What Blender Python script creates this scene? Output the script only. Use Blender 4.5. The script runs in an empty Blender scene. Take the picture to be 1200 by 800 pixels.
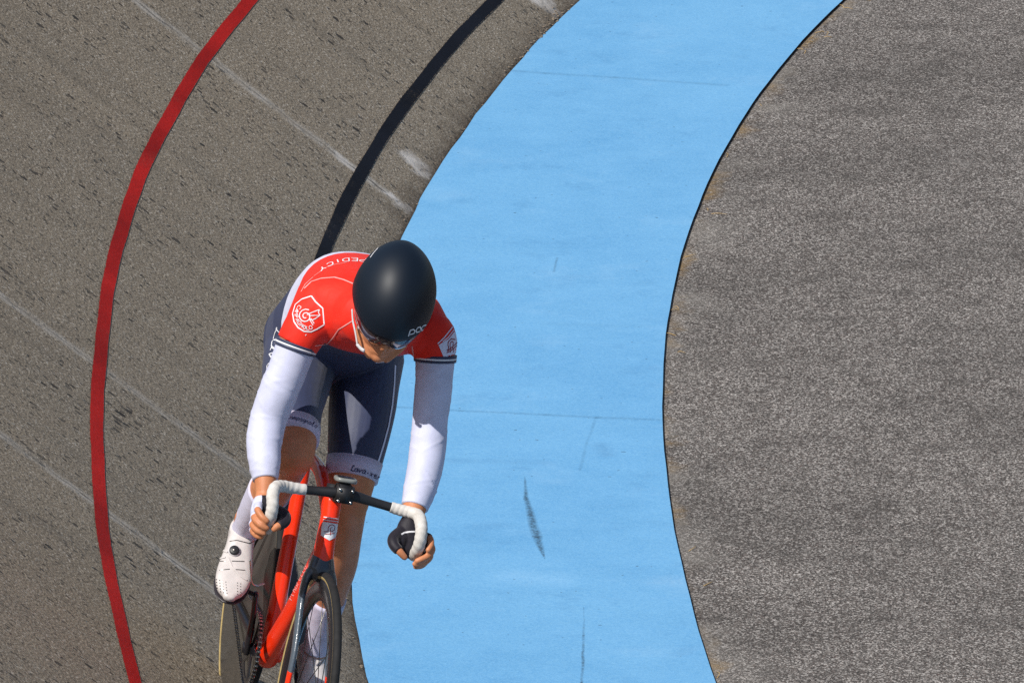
import bpy, bmesh, math, random
import numpy as np
from mathutils import Vector, Matrix
from mathutils.bvhtree import BVHTree
random.seed(7); rng = np.random.default_rng(7)
sc = bpy.context.scene
COL = sc.collection
R = math.radians
V = Vector

# ------------------------------------------------------------------ camera (long lens, 20 m from the rider)
FPX = 9400.0; PITCH = R(15.5); H = 6.96
cam_d = bpy.data.cameras.new('camera'); cam = bpy.data.objects.new('camera', cam_d); COL.objects.link(cam)
cam_d.sensor_width = 36; cam_d.sensor_fit = 'HORIZONTAL'; cam_d.lens = 36 * FPX / 1200; cam_d.clip_end = 2000
cam.location = (0, 0, H); cam.rotation_euler = (R(90) - PITCH, 0, 0)
sc.camera = cam
cp, sp = math.cos(PITCH), math.sin(PITCH)
def ray(px, py):
    a = (px - 600) / FPX; b = (400 - py) / FPX
    return V((a, cp + b * sp, -sp + b * cp))
O = V((0, 0, H))

# ------------------------------------------------------------------ mesh helpers
class MB:
    def __init__(s): s.v = []; s.f = []; s.m = []
    def add(s, vf, mat=0):
        v, f = vf[0], vf[1]; mm = vf[2] if len(vf) > 2 else None
        o = len(s.v); s.v += [tuple(p) for p in v]
        s.f += [tuple(i + o for i in q) for q in f]
        s.m += list(mm) if mm is not None else [mat] * len(f)
        return s
    def mesh(s, name):
        me = bpy.data.meshes.new(name); me.from_pydata(s.v, [], s.f)
        me.polygons.foreach_set('material_index', s.m); me.update(); return me
def link(name, me, mats, parent=None, smooth=True):
    o = bpy.data.objects.new(name, me); COL.objects.link(o)
    idx = [p.material_index for p in me.polygons] if len(me.polygons) else []
    me.materials.clear()
    for m in (mats if isinstance(mats, (list, tuple)) else [mats]): me.materials.append(m)
    me.polygons.foreach_set('material_index', idx)
    if smooth: me.polygons.foreach_set('use_smooth', [True] * len(me.polygons))
    if parent is not None: o.parent = parent
    return o
def build(mb, name, mats, parent=None, smooth=True): return link(name, mb.mesh(name), mats, parent, smooth)
def tag(o, label=None, cat=None, group=None, kind=None):
    if label: o['label'] = label
    if cat: o['category'] = cat
    if group: o['group'] = group
    if kind: o['kind'] = kind
    return o
def catmull(pts, n=6):
    P = np.array([list(p) for p in pts], float)
    if len(P) == 2 or n <= 1: return P
    out = []
    Q = np.vstack([2 * P[0] - P[1], P, 2 * P[-1] - P[-2]])
    for i in range(1, len(Q) - 2):
        for k in range(n):
            t = k / n; a, b, c, d = Q[i - 1], Q[i], Q[i + 1], Q[i + 2]
            out.append(.5 * ((2 * b) + (c - a) * t + (2 * a - 5 * b + 4 * c - d) * t * t + (3 * b - a - 3 * c + d) * t ** 3))
    out.append(P[-1]); return np.array(out)
def loft(pts, rad, ref=(1, 0, 0), seg=24, n=6, cap='round', disp=None, sup=2.0, flat=None):
    """tube with elliptical rings: rad = [(a along ref, b across)] or numbers. disp(t, ang) -> extra radius"""
    rad = [(r, r) if not hasattr(r, '__len__') else r for r in rad]
    D = catmull([list(p) + list(r) for p, r in zip(pts, rad)], n)
    C = D[:, :3]; A = D[:, 3:5]
    T = np.gradient(C, axis=0); T /= np.linalg.norm(T, axis=1)[:, None]
    ref = np.array(ref, float)
    rings = []
    def ring(c, t, a, b, tt):
        x = ref - t * (ref @ t); x /= np.linalg.norm(x); y = np.cross(t, x)
        r = []
        for k in range(seg):
            an = 2 * math.pi * k / seg; cx, sx = math.cos(an), math.sin(an)
            if sup != 2.0:
                cx = math.copysign(abs(cx) ** (2 / sup), cx); sx = math.copysign(abs(sx) ** (2 / sup), sx)
            e = disp(tt, an) if disp else 0.0
            if flat is not None and sx * flat < 0: sx *= .35
            r.append(c + x * cx * (a + e) + y * sx * (b + e))
        return r
    N = len(C)
    if cap == 'round':
        m = min(A[0])
        for ph in (80, 55, 30): 
            s_ = math.cos(R(ph)); rings.append(ring(C[0] - T[0] * m * math.sin(R(ph)), T[0], A[0][0] * s_, A[0][1] * s_, 0))
    for i in range(N): rings.append(ring(C[i], T[i], A[i][0], A[i][1], i / (N - 1)))
    if cap == 'round':
        m = min(A[-1])
        for ph in (30, 55, 80):
            s_ = math.cos(R(ph)); rings.append(ring(C[-1] + T[-1] * m * math.sin(R(ph)), T[-1], A[-1][0] * s_, A[-1][1] * s_, 1))
    v = [p for r in rings for p in r]; f = []
    M = len(rings)
    for i in range(M - 1):
        for k in range(seg):
            k2 = (k + 1) % seg
            f.append((i * seg + k, i * seg + k2, (i + 1) * seg + k2, (i + 1) * seg + k))
    if cap != 'open':
        f.append(tuple(range(seg))[::-1]); f.append(tuple(range((M - 1) * seg, M * seg)))
    return v, f
def ellipsoid(c, ax, r, nu=24, nv=14):
    c = np.array(c, float); ax = [np.array(a, float) for a in ax]
    v = []; f = []
    v.append(c + ax[2] * r[2])
    for i in range(1, nv):
        th = math.pi * i / nv
        for k in range(nu):
            ph = 2 * math.pi * k / nu
            v.append(c + ax[0] * r[0] * math.sin(th) * math.cos(ph) + ax[1] * r[1] * math.sin(th) * math.sin(ph) + ax[2] * r[2] * math.cos(th))
    v.append(c - ax[2] * r[2])
    for k in range(nu): f.append((0, 1 + k, 1 + (k + 1) % nu))
    for i in range(nv - 2):
        for k in range(nu):
            a = 1 + i * nu + k; b = 1 + i * nu + (k + 1) % nu
            f.append((a, a + nu, b + nu, b))
    e = len(v) - 1; o = 1 + (nv - 2) * nu
    for k in range(nu): f.append((e, o + (k + 1) % nu, o + k))
    return v, f
XYZ = ((1, 0, 0), (0, 1, 0), (0, 0, 1))
def ball(c, r): return ellipsoid(c, XYZ, (r, r, r), 16, 10)
def cyl(a, b, r, seg=20, r2=None):
    a = V(a); b = V(b); d = (b - a).normalized()
    ref = V((0, 0, 1)) if abs(d.z) < .9 else V((1, 0, 0))
    return loft([a, b], [r, r if r2 is None else r2], ref, seg, 1, 'flat')
def box(c, sx, sy, sz, ax=XYZ):
    c = V(c); ax = [V(a) for a in ax]; v = []
    for i in (-1, 1):
        for j in (-1, 1):
            for k in (-1, 1): v.append(c + ax[0] * i * sx / 2 + ax[1] * j * sy / 2 + ax[2] * k * sz / 2)
    return v, [(0, 1, 3, 2), (4, 6, 7, 5), (0, 4, 5, 1), (2, 3, 7, 6), (0, 2, 6, 4), (1, 5, 7, 3)]
def lathe(c, axis, prof, seg=96, mats=None, closed=True):
    """prof = [(radius, offset along axis)] closed loop"""
    c = V(c); ax = V(axis).normalized(); x = ax.orthogonal().normalized(); y = ax.cross(x)
    v = []; f = []; mm = []; n = len(prof)
    for k in range(seg):
        an = 2 * math.pi * k / seg; e = x * math.cos(an) + y * math.sin(an)
        for r, o in prof: v.append(c + e * r + ax * o)
    for k in range(seg):
        k2 = (k + 1) % seg
        for i in range(n if closed else n - 1):
            j = (i + 1) % n
            f.append((k * n + i, k2 * n + i, k2 * n + j, k * n + j)); mm.append(mats[i] if mats else 0)
    return v, f, mm
def remesh(mb, voxel, it=4, fac=.5):
    me = mb.mesh('tmp'); bm = bmesh.new(); bm.from_mesh(me); bmesh.ops.recalc_face_normals(bm, faces=bm.faces); bm.to_mesh(me); bm.free()
    o = bpy.data.objects.new('tmp', me); COL.objects.link(o)
    m = o.modifiers.new('r', 'REMESH'); m.mode = 'VOXEL'; m.voxel_size = voxel
    if it:
        s = o.modifiers.new('s', 'SMOOTH'); s.factor = fac; s.iterations = it
    bpy.context.view_layer.update()
    dg = bpy.context.evaluated_depsgraph_get()
    out = bpy.data.meshes.new_from_object(o.evaluated_get(dg))
    bpy.data.objects.remove(o); bpy.data.meshes.remove(me)
    return out

# ------------------------------------------------------------------ material helpers
class NT:
    def __init__(s, name, rough=.6, spec=.5, col=(.5, .5, .5)):
        s.mat = bpy.data.materials.new(name); s.mat.use_nodes = True; s.t = s.mat.node_tree
        s.b = s.t.nodes['Principled BSDF']; s.b.inputs['Roughness'].default_value = rough
        s.b.inputs['Specular IOR Level'].default_value = spec; s.b.inputs['Base Color'].default_value = (*col, 1)
    def n(s, ty, **kw):
        x = s.t.nodes.new(ty)
        for k, v in kw.items(): setattr(x, k, v)
        return x
    def put(s, sock, v):
        if hasattr(v, 'is_output') or isinstance(v, bpy.types.NodeSocket): s.t.links.new(v, sock)
        elif isinstance(v, (tuple, list)) and len(v) == 3 and sock.type == 'RGBA': sock.default_value = (*v, 1)
        else: sock.default_value = v
    def math(s, op, a, b=0.0, c=0.0, clamp=False):
        x = s.n('ShaderNodeMath', operation=op, use_clamp=clamp)
        s.put(x.inputs[0], a); s.put(x.inputs[1], b); s.put(x.inputs[2], c); return x.outputs[0]
    def vm(s, op, a, b=(0, 0, 0), sc_=1.0, out=0):
        x = s.n('ShaderNodeVectorMath', operation=op); s.put(x.inputs[0], a); s.put(x.inputs[1], b)
        x.inputs[3].default_value = sc_ if not isinstance(sc_, bpy.types.NodeSocket) else 1
        if isinstance(sc_, bpy.types.NodeSocket): s.t.links.new(sc_, x.inputs[3])
        return x.outputs[out]
    def mix(s, fac, a, b, blend='MIX'):
        x = s.n('ShaderNodeMix', data_type='RGBA', blend_type=blend); s.put(x.inputs[0], fac); s.put(x.inputs[6], a); s.put(x.inputs[7], b); return x.outputs[2]
    def noise(s, vec, scale, detail=3, rough=.6, dist=0.0, col=False):
        x = s.n('ShaderNodeTexNoise'); s.put(x.inputs['Vector'], vec); x.inputs['Scale'].default_value = scale
        x.inputs['Detail'].default_value = detail; x.inputs['Roughness'].default_value = rough; x.inputs['Distortion'].default_value = dist
        return x.outputs['Color' if col else 'Fac']
    def voro(s, vec, scale, feature='F1', out='Distance', rand=1.0):
        x = s.n('ShaderNodeTexVoronoi', feature=feature); s.put(x.inputs['Vector'], vec); x.inputs['Scale'].default_value = scale
        x.inputs['Randomness'].default_value = rand; return x.outputs[out]
    def ramp(s, f, stops, interp='LINEAR'):
        x = s.n('ShaderNodeValToRGB'); x.color_ramp.interpolation = interp; s.put(x.inputs[0], f)
        e = x.color_ramp.elements
        while len(e) < len(stops): e.new(.5)
        for i, (p, c) in enumerate(stops):
            e[i].position = p; e[i].color = (*c, 1) if hasattr(c, '__len__') else (c, c, c, 1)
        return x.outputs[0]
    def mr(s, v, a, b, c=0.0, d=1.0):
        x = s.n('ShaderNodeMapRange'); s.put(x.inputs[0], v)
        for i, q in enumerate((a, b, c, d)): x.inputs[i + 1].default_value = q
        x.clamp = True; return x.outputs[0]
    def bump(s, h, strength, dist):
        x = s.n('ShaderNodeBump'); x.inputs['Strength'].default_value = strength; x.inputs['Distance'].default_value = dist
        s.put(x.inputs['Height'], h); s.t.links.new(x.outputs[0], s.b.inputs['Normal']); return x
    def obj(s): return s.n('ShaderNodeTexCoord').outputs['Object']
    def uv(s): return s.n('ShaderNodeUVMap').outputs[0]
    def base(s, c): s.put(s.b.inputs['Base Color'], c)
    def seg(s, P, A, B, w0, w1, soft=.4):
        """1 inside a tapered stroke from A to B (half width w0 -> w1)"""
        A = V(A); B = V(B); AB = B - A
        d = s.vm('SUBTRACT', P, tuple(A))
        t = s.math('DIVIDE', s.vm('DOT_PRODUCT', d, tuple(AB), out=1), AB.length_squared, clamp=True)
        pr = s.vm('SCALE', tuple(AB), sc_=t)
        dist = s.vm('LENGTH', s.vm('SUBTRACT', d, pr), out=1)
        w = s.math('MULTIPLY_ADD', t, w1 - w0, w0)
        q = s.math('DIVIDE', dist, w)
        return s.mr(q, 1 - soft, 1 + soft, 1, 0)
def smat(name, col, rough=.5, spec=.5, metal=0.0, coat=0.0, sheen=0.0, nz=0.06, nscale=60, bump=0.0, bscale=400, sss=0):
    m = NT(name, rough, spec, col)
    P = m.obj()
    if nz:
        f = m.noise(P, nscale, 4)
        m.base(m.mix(m.mr(f, .3, .7), tuple(c * (1 - nz * 1.6) for c in col), tuple(min(1, c * (1 + nz)) for c in col)))
        m.put(m.b.inputs['Roughness'], m.mr(m.noise(P, nscale * .4, 3), .3, .7, max(.03, rough - .06), min(1, rough + .06)))
    m.b.inputs['Metallic'].default_value = metal; m.b.inputs['Coat Weight'].default_value = coat; m.b.inputs['Coat Roughness'].default_value = .08
    m.b.inputs['Sheen Weight'].default_value = sheen
    if sss: 
        m.b.inputs['Subsurface Weight'].default_value = sss; m.b.inputs['Subsurface Radius'].default_value = (.01, .004, .002); m.b.inputs['Subsurface Scale'].default_value = .5
    if bump: m.bump(m.noise(P, bscale, 3), .5, bump)
    return m.mat

# ------------------------------------------------------------------ the track bend: circle about CT, bank = cone
CT = V((24.47, 23.82, 0)); RB = 24.98; TB = math.tan(R(35)); CB = math.cos(R(35)); SB = math.sin(R(35))
def pol(th, r, z=0): return V((CT.x - r * math.cos(th), CT.y + r * math.sin(th), z))
def bank(th, u, lift=0.0):
    p = pol(th, RB + u * CB, u * SB)
    return p + V((math.cos(th) * SB, -math.sin(th) * SB, CB)) * lift
def on_flat(px, py, z=0.0):
    d = ray(px, py); return O + d * ((z - H) / d.z)
def on_bank(px, py):
    d = ray(px, py); a, b = 15., 40.
    g = lambda t: (lambda q: q.z - (math.hypot(q.x - CT.x, q.y - CT.y) - RB) * TB)(O + d * t)
    ts = np.linspace(15, 40, 600)
    for i in range(599):
        if g(ts[i]) > 0 >= g(ts[i + 1]): a, b = ts[i], ts[i + 1]; break
    for _ in range(30):
        m = (a + b) / 2
        if g(m) > 0: a = m
        else: b = m
    return O + d * a
TH = [R(-70 + .4 * i) for i in range(351)]
def strip(name, mat, rows, uvs=None, smooth=True):
    """rows = list of functions th -> Vector; builds a sheet sweeping th"""
    mb = MB(); n = len(rows)
    for th in TH:
        for r in rows: mb.v.append(tuple(r(th)))
    for i in range(len(TH) - 1):
        for j in range(n - 1):
            mb.f.append((i * n + j, i * n + j + 1, (i + 1) * n + j + 1, (i + 1) * n + j)); mb.m.append(0)
    me = mb.mesh(name)
    if uvs:
        l = me.uv_layers.new(name='UVMap')
        for lp in me.loops:
            i, j = divmod(lp.vertex_index, n); l.data[lp.index].uv = (TH[i] * RB, uvs[j])
    # normals up
    bm = bmesh.new(); bm.from_mesh(me)
    for f in bm.faces: f.normal_update()
    if sum(f.normal.z for f in bm.faces) < 0: bmesh.ops.reverse_faces(bm, faces=bm.faces)
    bm.to_mesh(me); bm.free()
    return link(name, me, mat, None, smooth)

# --- concrete
m = NT('weathered_concrete', .92, .2)
P = m.obj(); UVc = m.uv()
g1 = m.noise(UVc, 9, 4, .6); g2 = m.noise(UVc, 1.3, 4, .6); g3 = m.noise(UVc, 130, 3, .8); g4 = m.voro(UVc, 190, out='Color')
c = m.mix(m.mr(g2, .3, .7), (.232, .172, .113), (.330, .250, .166))
c = m.mix(m.mr(m.noise(UVc, .8, 5, .65), .42, .66, 0, .6), c, (.125, .100, .074))
c = m.mix(m.mr(m.noise(UVc, 4.5, 5, .7), .52, .70, 0, .5), c, (.135, .112, .088))
c = m.mix(m.mr(g1, .35, .7, 0, .45), c, (.34, .275, .20))
c = m.mix(m.mr(g3, .38, .66, 0, 1), m.mix(.78, c, (.045, .034, .026)), m.mix(.55, c, (.70, .60, .46)))
sepg = m.n('ShaderNodeSeparateColor'); m.put(sepg.inputs[0], g4)
c = m.mix(m.mr(sepg.outputs[0], .0, 1, 0, .65), c, m.mix(.5, c, (.03, .03, .03)))
c = m.mix(m.mr(sepg.outputs[1], .90, 1, 0, .9), c, (.55, .50, .43))
# pits: dark pockets, a little longer up the slope, in drifts
mp = m.n('ShaderNodeMapping'); mp.inputs['Scale'].default_value = (1.0, .8, 1); mp.inputs['Rotation'].default_value = (0, 0, R(-14)); m.put(mp.inputs[0], UVc)
mpd = m.vm('ADD', mp.outputs[0], m.vm('SCALE', m.noise(UVc, 30, 2, col=True), sc_=.02))
pv = m.voro(mpd, 27, out='Distance'); pc = m.voro(mpd, 27, out='Color')
spc = m.n('ShaderNodeSeparateColor'); m.put(spc.inputs[0], pc)
drift = m.noise(UVc, 2.0, 4, .65)
lim = m.math('MULTIPLY', m.mr(spc.outputs[0], .05, 1, 0, .31), m.mr(drift, .40, .58, .25, 1.4))
pit = m.math('MULTIPLY', m.mr(m.math('SUBTRACT', pv, lim), -.05, .02, 1, 0), m.mr(spc.outputs[1], .1, 1, .5, 1))
c = m.mix(pit, c, (.035, .031, .028))
# finer pits
pv2 = m.voro(mpd, 48, out='Distance'); pc2 = m.voro(mpd, 48, out='Color'); s2 = m.n('ShaderNodeSeparateColor'); m.put(s2.inputs[0], pc2)
pit2 = m.math('MULTIPLY', m.mr(m.math('SUBTRACT', pv2, m.mr(s2.outputs[0], .30, 1, 0, .38)), -.06, .02, 1, 0), m.mr(s2.outputs[1], 0, 1, .3, .9))
c = m.mix(pit2, c, (.05, .044, .038))
# slope streaks of grime
mp2 = m.n('ShaderNodeMapping'); mp2.inputs['Scale'].default_value = (3.0, .5, 1); m.put(mp2.inputs[0], UVc)
c = m.mix(m.mr(m.noise(mp2.outputs[0], 2.2, 4), .5, .75, 0, .35), c, (.085, .075, .062))
# joints between the slabs, their mortar, patches by the lower edge
Pw = m.vm('ADD', P, m.vm('SCALE', m.vm('SUBTRACT', m.noise(P, 9, 4, col=True), (.5, .5, .5)), sc_=.05))
Pw2 = m.vm('ADD', P, m.vm('SCALE', m.vm('SUBTRACT', m.noise(P, 22, 4, col=True), (.5, .5, .5)), sc_=.14))
wn = m.noise(P, 14, 5, .7); wn2 = m.noise(P, 5, 3)
def joint(a, b, w=.022, s=.55):
    global c
    A = on_bank(*a); B = on_bank(*b)
    q = m.math('MULTIPLY', m.seg(Pw, A, B, w * 1.6, w * 1.6, .5), m.math('MULTIPLY', m.mr(wn, .35, .6, .3, 1), m.mr(wn2, .35, .6, .3, 1)))
    c = m.mix(m.math('MULTIPLY', q, s), c, (.46, .43, .39))
    c = m.mix(m.math('MULTIPLY', m.seg(Pw, A, B, .008, .008, .4), m.mr(wn2, .4, .6, .25, .8)), c, (.07, .062, .055))
joint((125, -25), (478, 246), s=.95); joint((-30, 323), (300, 562), s=.8); joint((-30, 486), (330, 750), s=.8); joint((560, -45), (672, 30), s=.6)
for a, b, w0, w1, s in (((455, 228), (478, 246), .02, .045, .9), ((488, 192), (505, 212), .07, .05, .8), ((632, -2), (658, 20), .08, .035, .8), ((398, 184), (420, 202), .03, .02, .5), ((165, 296), (168, 330), .02, .02, .0)):
    if s: c = m.mix(m.math('MULTIPLY', m.seg(Pw2, on_bank(*a), on_bank(*b), w0, w1, .35), m.mr(wn, .3, .5, .2 * s, s)), c, (.60, .56, .52))
# dirt gathered at the foot of the slope
sx = m.n('ShaderNodeSeparateXYZ'); m.put(sx.inputs[0], UVc)
edge = m.math('ADD', sx.outputs[1], m.mr(m.noise(UVc, 7, 4), .25, .75, -.06, .06))
c = m.mix(m.mr(m.math('ADD', sx.outputs[1], m.mr(m.noise(UVc, 25, 4), .3, .7, -.012, .012)), .004, .016, .85, 0), c, (.02, .016, .013))
c = m.mix(m.mr(edge, .0, .10, .75, 0), c, m.mix(m.mr(g3, .4, .6), (.05, .036, .024), (.15, .12, .09)))
m.base(c)
hh = m.math('SUBTRACT', m.math('ADD', m.math('MULTIPLY', g3, .5), m.math('MULTIPLY', m.noise(UVc, 40, 3), .6)), m.math('MULTIPLY', m.math('MAXIMUM', pit, pit2), 1.2))
m.bump(hh, .7, .006)
M_conc = m.mat
us = [-.0, .12, .3, .6, 1, 1.6, 2.4, 3.4, 4.4, 5.0]
strip('cycle_track', M_conc, [lambda th, u=u: bank(th, u) for u in us] + [lambda th: bank(th, 5.0) + V((0, 0, -.25)), lambda th: pol(th, RB + 5 * CB + .35, 5 * SB - .25), lambda th: pol(th, RB + 5 * CB + .5, -.1)], us + [5.25, 5.6, 8.5])
tag(bpy.data.objects['cycle_track'], 'banked brown grey concrete bend of the track with pits and slab joints', kind='structure')

def wob(th, a, k): return a * (math.sin(th * 61 * k) * .5 + math.sin(th * 143 * k + 1) * .3 + math.sin(th * 397 * k + 2) * .2)
def paint(name, u0, u1, mat, k):
    TH0 = TH[:]
    o = strip(name, mat, [lambda th: bank(th, u0 + wob(th, .003, k), .0022), lambda th: bank(th, u1 + wob(th, .003, k * 1.3), .0022)], [u0, u1])
    return o
def paintmat(name, a, b, chip, worn=.3, v0=0, v1=1):
    m = NT(name, .8, .12); U = m.uv()
    q = m.mix(m.mr(m.noise(U, 1.6, 4), .35, .65), tuple(x * .72 for x in a), b)
    q = m.mix(m.mr(m.noise(U, 90, 3, .7), .35, .7, 0, .45), q, tuple(x * .45 for x in a))
    q = m.mix(m.mr(m.noise(U, 150, 2, .7), .70, .76, 0, worn), q, chip)
    sx_ = m.n('ShaderNodeSeparateXYZ'); m.put(sx_.inputs[0], U)
    e = m.math('MULTIPLY', m.math('MINIMUM', m.math('SUBTRACT', sx_.outputs[1], v0), m.math('SUBTRACT', v1, sx_.outputs[1])), 2 / (v1 - v0))
    q = m.mix(m.math('GREATER_THAN', m.math('SUBTRACT', m.noise(U, 75, 4, .7), m.math('MULTIPLY', e, 1.6)), .47), q, (.17, .13, .095))   # rubbed edges show the concrete
    q = m.mix(m.math('MULTIPLY', m.mr(m.noise(U, 3, 4, .7), .55, .72, 0, .5), m.mr(m.noise(U, 120, 3, .7), .5, .6)), q, (.15, .115, .085))
    m.base(q); m.bump(m.noise(U, 70, 3), .5, .004); return m.mat
RL = [(291, 0), (250, 58), (222, 98), (186, 160), (163, 200), (146, 265), (129, 320), (118, 380), (115, 410), (115, 475), (118, 575), (126, 650), (138, 720), (154, 790)]
def _pu(p): return (math.atan2(p.y - CT.y, CT.x - p.x), p.z / SB)
_rl = sorted(_pu(on_bank(*q_)) for q_ in RL); _rp = np.polyfit([a for a, _ in _rl], [b for _, b in _rl], 4)
_rp = np.polyfit([a for a, _ in _rl], [b for _, b in _rl], 3); _rd = np.polyder(_rp)
def ru(th):
    c = min(max(th, _rl[0][0]), _rl[-1][0]); d = th - c
    return float(np.polyval(_rp, c)) + float(np.polyval(_rd, c)) * math.copysign(.05 * (1 - math.exp(-abs(d) / .05)), d) + wob(th, .0055, .8)
def paint_red(mat): return strip('red_line', mat, [lambda th: bank(th, ru(th) - .0235, .0022), lambda th: bank(th, ru(th) + .0235, .0022)], [.878, .930])
o = paint_red( paintmat('red_line_paint', (.40, .012, .010), (.56, .018, .014), (.5, .3, .25), .3, .878, .930)); tag(o, 'worn red sprint line painted along the banked track', kind='structure')
o = paint('black_line', .205, .252, paintmat('black_line_paint', (.006, .007, .012), (.010, .012, .020), (.1, .09, .085), .2, .205, .252), 1.7); tag(o, 'black measuring line painted low on the banked track', kind='structure')

# --- blue band
def redge(th):
    ks = [(-13, .0), (-6, .0)]; return 0
DR = [(x, dx) for x, dx in ((-12., -.004), (-5.5, -.008), (-3.4, -.010), (-1.5, -.006), (-.2, .003), (1.6, .006), (3.2, .003), (5.2, -.004), (7.5, -.004), (9, 0.002), (11.5, 0.004), (14.5, -.008), (20, -.004))]
def rin(th):
    d = math.degrees(th); return 23.93 + 0.0 + float(np.interp(d, [a for a, _ in DR], [b for _, b in DR]))
# measured inner radius of the band (traced edge against the circle about CT)
RE = [(988, 0), (941, 49), (900, 96), (864, 150), (840, 194), (815, 251), (805, 275), (792, 325), (782, 373), (779, 421), (776.5, 456), (777, 500), (778, 507), (783, 568), (791, 625), (802, 677), (813, 721), (826, 761), (839, 800)]
_t = []; _r = []
for q in RE:
    w = on_flat(*q); _t.append(math.atan2(w.y - CT.y, CT.x - w.x)); _r.append(math.hypot(w.x - CT.x, w.y - CT.y))
_o = np.argsort(_t); _t = np.array(_t)[_o]; _r = np.array(_r)[_o]
_pf = np.polyfit(_t, _r, 4); _t0, _t1 = _t[0], _t[-1]
def rin(th): return float(np.polyval(_pf, min(max(th, _t0), _t1)))
LE = [(687, 0), (662, 22), (629, 56), (604, 79), (576, 116), (561, 131), (539, 161), (524, 191), (509, 217), (490, 247), (473, 283), (410, 691), (416, 725), (420, 744), (430, 795)]
m = NT('blue_paint', .7, .25)
P = m.obj()
n1 = m.noise(P, 1.1, 4, .6); n2 = m.noise(P, 5, 4, .65); n3 = m.noise(P, 60, 3, .7); n4 = m.noise(P, 180, 2, .7)
mpb = m.n('ShaderNodeMapping'); mpb.inputs['Scale'].default_value = (1, 1, 1); m.put(mpb.inputs[0], P)
c = m.mix(m.mr(n1, .32, .68), (.100, .305, .555), (.150, .380, .625))
c = m.mix(m.mr(n2, .35, .7, 0, .5), c, (.185, .44, .71))
c = m.mix(m.mr(n3, .35, .65, 0, .5), c, (.10, .32, .61))
c = m.mix(m.mr(n4, .40, .62, 0, .4), c, (.22, .485, .75))
c = m.mix(m.mr(m.noise(P, 2.6, 5, .7), .56, .72, 0, .25), c, (.28, .50, .72))
c = m.mix(m.mr(m.noise(P, 3.7, 6, .75), .56, .70, 0, .38), c, (.085, .25, .47))
c = m.mix(m.mr(m.noise(P, 45, 2, .5), .735, .76, 0, .7), c, (.05, .10, .16))
Pw = m.vm('ADD', P, m.vm('SCALE', m.vm('SUBTRACT', m.noise(P, 5, 4, col=True), (.5, .5, .5)), sc_=.012))
wn = m.noise(P, 25, 5, .75); wn2 = m.noise(P, 110, 3, .7)
def mk(pts, w, s, col=(.035, .07, .11), rag=True, soft=.5):
    global c
    for i in range(len(pts) - 1):
        w0 = w[i] if hasattr(w, '__len__') else w; w1 = w[i + 1] if hasattr(w, '__len__') else w
        q = m.seg(Pw, on_flat(*pts[i]), on_flat(*pts[i + 1]), w0, w1, soft)
        q = m.math('MULTIPLY', q, m.mr(wn2 if rag else wn, .35, .62, .25 * s, s)); c = m.mix(q, c, col)
mk([(615, 560), (617, 585), (622, 605), (629, 630), (639, 656)], (.003, .007, .011, .013, .002), .9)
mk([(684, 712), (684, 745), (682, 800), (681, 850)], (.002, .0045, .004, .004), .85)
mk([(466, 478), (540, 482), (640, 487), (700, 490), (776, 493)], .011, .42, (.06, .16, .28))
mk([(604, 84), (640, 87), (720, 92), (850, 101)], .015, .33, (.06, .16, .28))
mk([(699, 490), (688, 520), (679, 552)], .005, .4, (.06, .17, .3))
mk([(654, 303), (649, 320)], .004, .45); mk([(640, 380), (760, 384)], .02, .10, (.06, .17, .3)); mk([(600, 676), (650, 680)], .05, .35, (.30, .55, .80), soft=.9); mk([(780, 682), (798, 683)], .04, .35, (.30, .5, .7), soft=.9)
mk([(520, 540), (640, 543)], .02, .25, (.08, .22, .42), soft=.9); mk([(420, 664), (440, 663)], .03, .4, (.08, .22, .40), soft=.9); mk([(560, 618), (585, 616)], .03, .3, (.08, .22, .42), soft=.9); mk([(705, 522), (712, 534)], .02, .35, (.08, .2, .38), soft=.9)
m.base(c); m.bump(m.math('ADD', n3, m.math('MULTIPLY', n4, .6)), .35, .003)
def lo(th): return RB + wob(th, .004, 1.0) + wob(th, .003, 4.3)
def ri(th): return rin(th) + wob(th, .002, 2.3)
_bb = strip('blue_band', [m.mat, smat('painted_edge_shade', (.022, .016, .014), .9, .1)], [lambda th: pol(th, lo(th), -.05), lambda th: pol(th, lo(th), .003)] + [lambda th, k=k: pol(th, lo(th) * (1 - k) + ri(th) * k, .003) for k in (.02, .25, .5, .75, .98)] + [lambda th: pol(th, ri(th), .003), lambda th: pol(th, ri(th), -.06)], [0, .02, .04, .25, .5, .75, .98, 1, 1.05], smooth=False)
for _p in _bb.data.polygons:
    if abs(_p.normal.z) < .5: _p.material_index = 1  # band sides coloured dark: shade line of the step painted in
tag(bpy.data.objects['blue_band'], 'flat sky blue painted band between the banking and the grey infield', kind='structure')

# --- infield
m = NT('infield_asphalt', .95, .15)
P = m.obj()
a1 = m.noise(P, 150, 3, .8); a2 = m.voro(P, 360, out='Color'); a3 = m.noise(P, 1.2, 4); a4 = m.noise(P, 6, 4); a5 = m.voro(P, 190, out='Color')
s1 = m.n('ShaderNodeSeparateColor'); m.put(s1.inputs[0], a2); s3 = m.n('ShaderNodeSeparateColor'); m.put(s3.inputs[0], a5)
c = m.mix(m.mr(a3, .3, .7), (.125, .112, .102), (.180, .164, .150))
c = m.mix(m.mr(s1.outputs[0], .1, .9), m.mix(.85, c, (.01, .009, .009)), m.mix(.6, c, (.66, .61, .56)))
c = m.mix(m.mr(s3.outputs[0], .0, 1, 0, .75), c, (.035, .032, .031))
c = m.mix(m.mr(s3.outputs[1], .66, .9, 0, .85), c, (.72, .68, .64))
c = m.mix(m.mr(a1, .4, .65, 0, .5), c, (.055, .05, .05))
c = m.mix(m.mr(s1.outputs[1], .86, 1, 0, .5), c, (.26, .15, .13))
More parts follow.
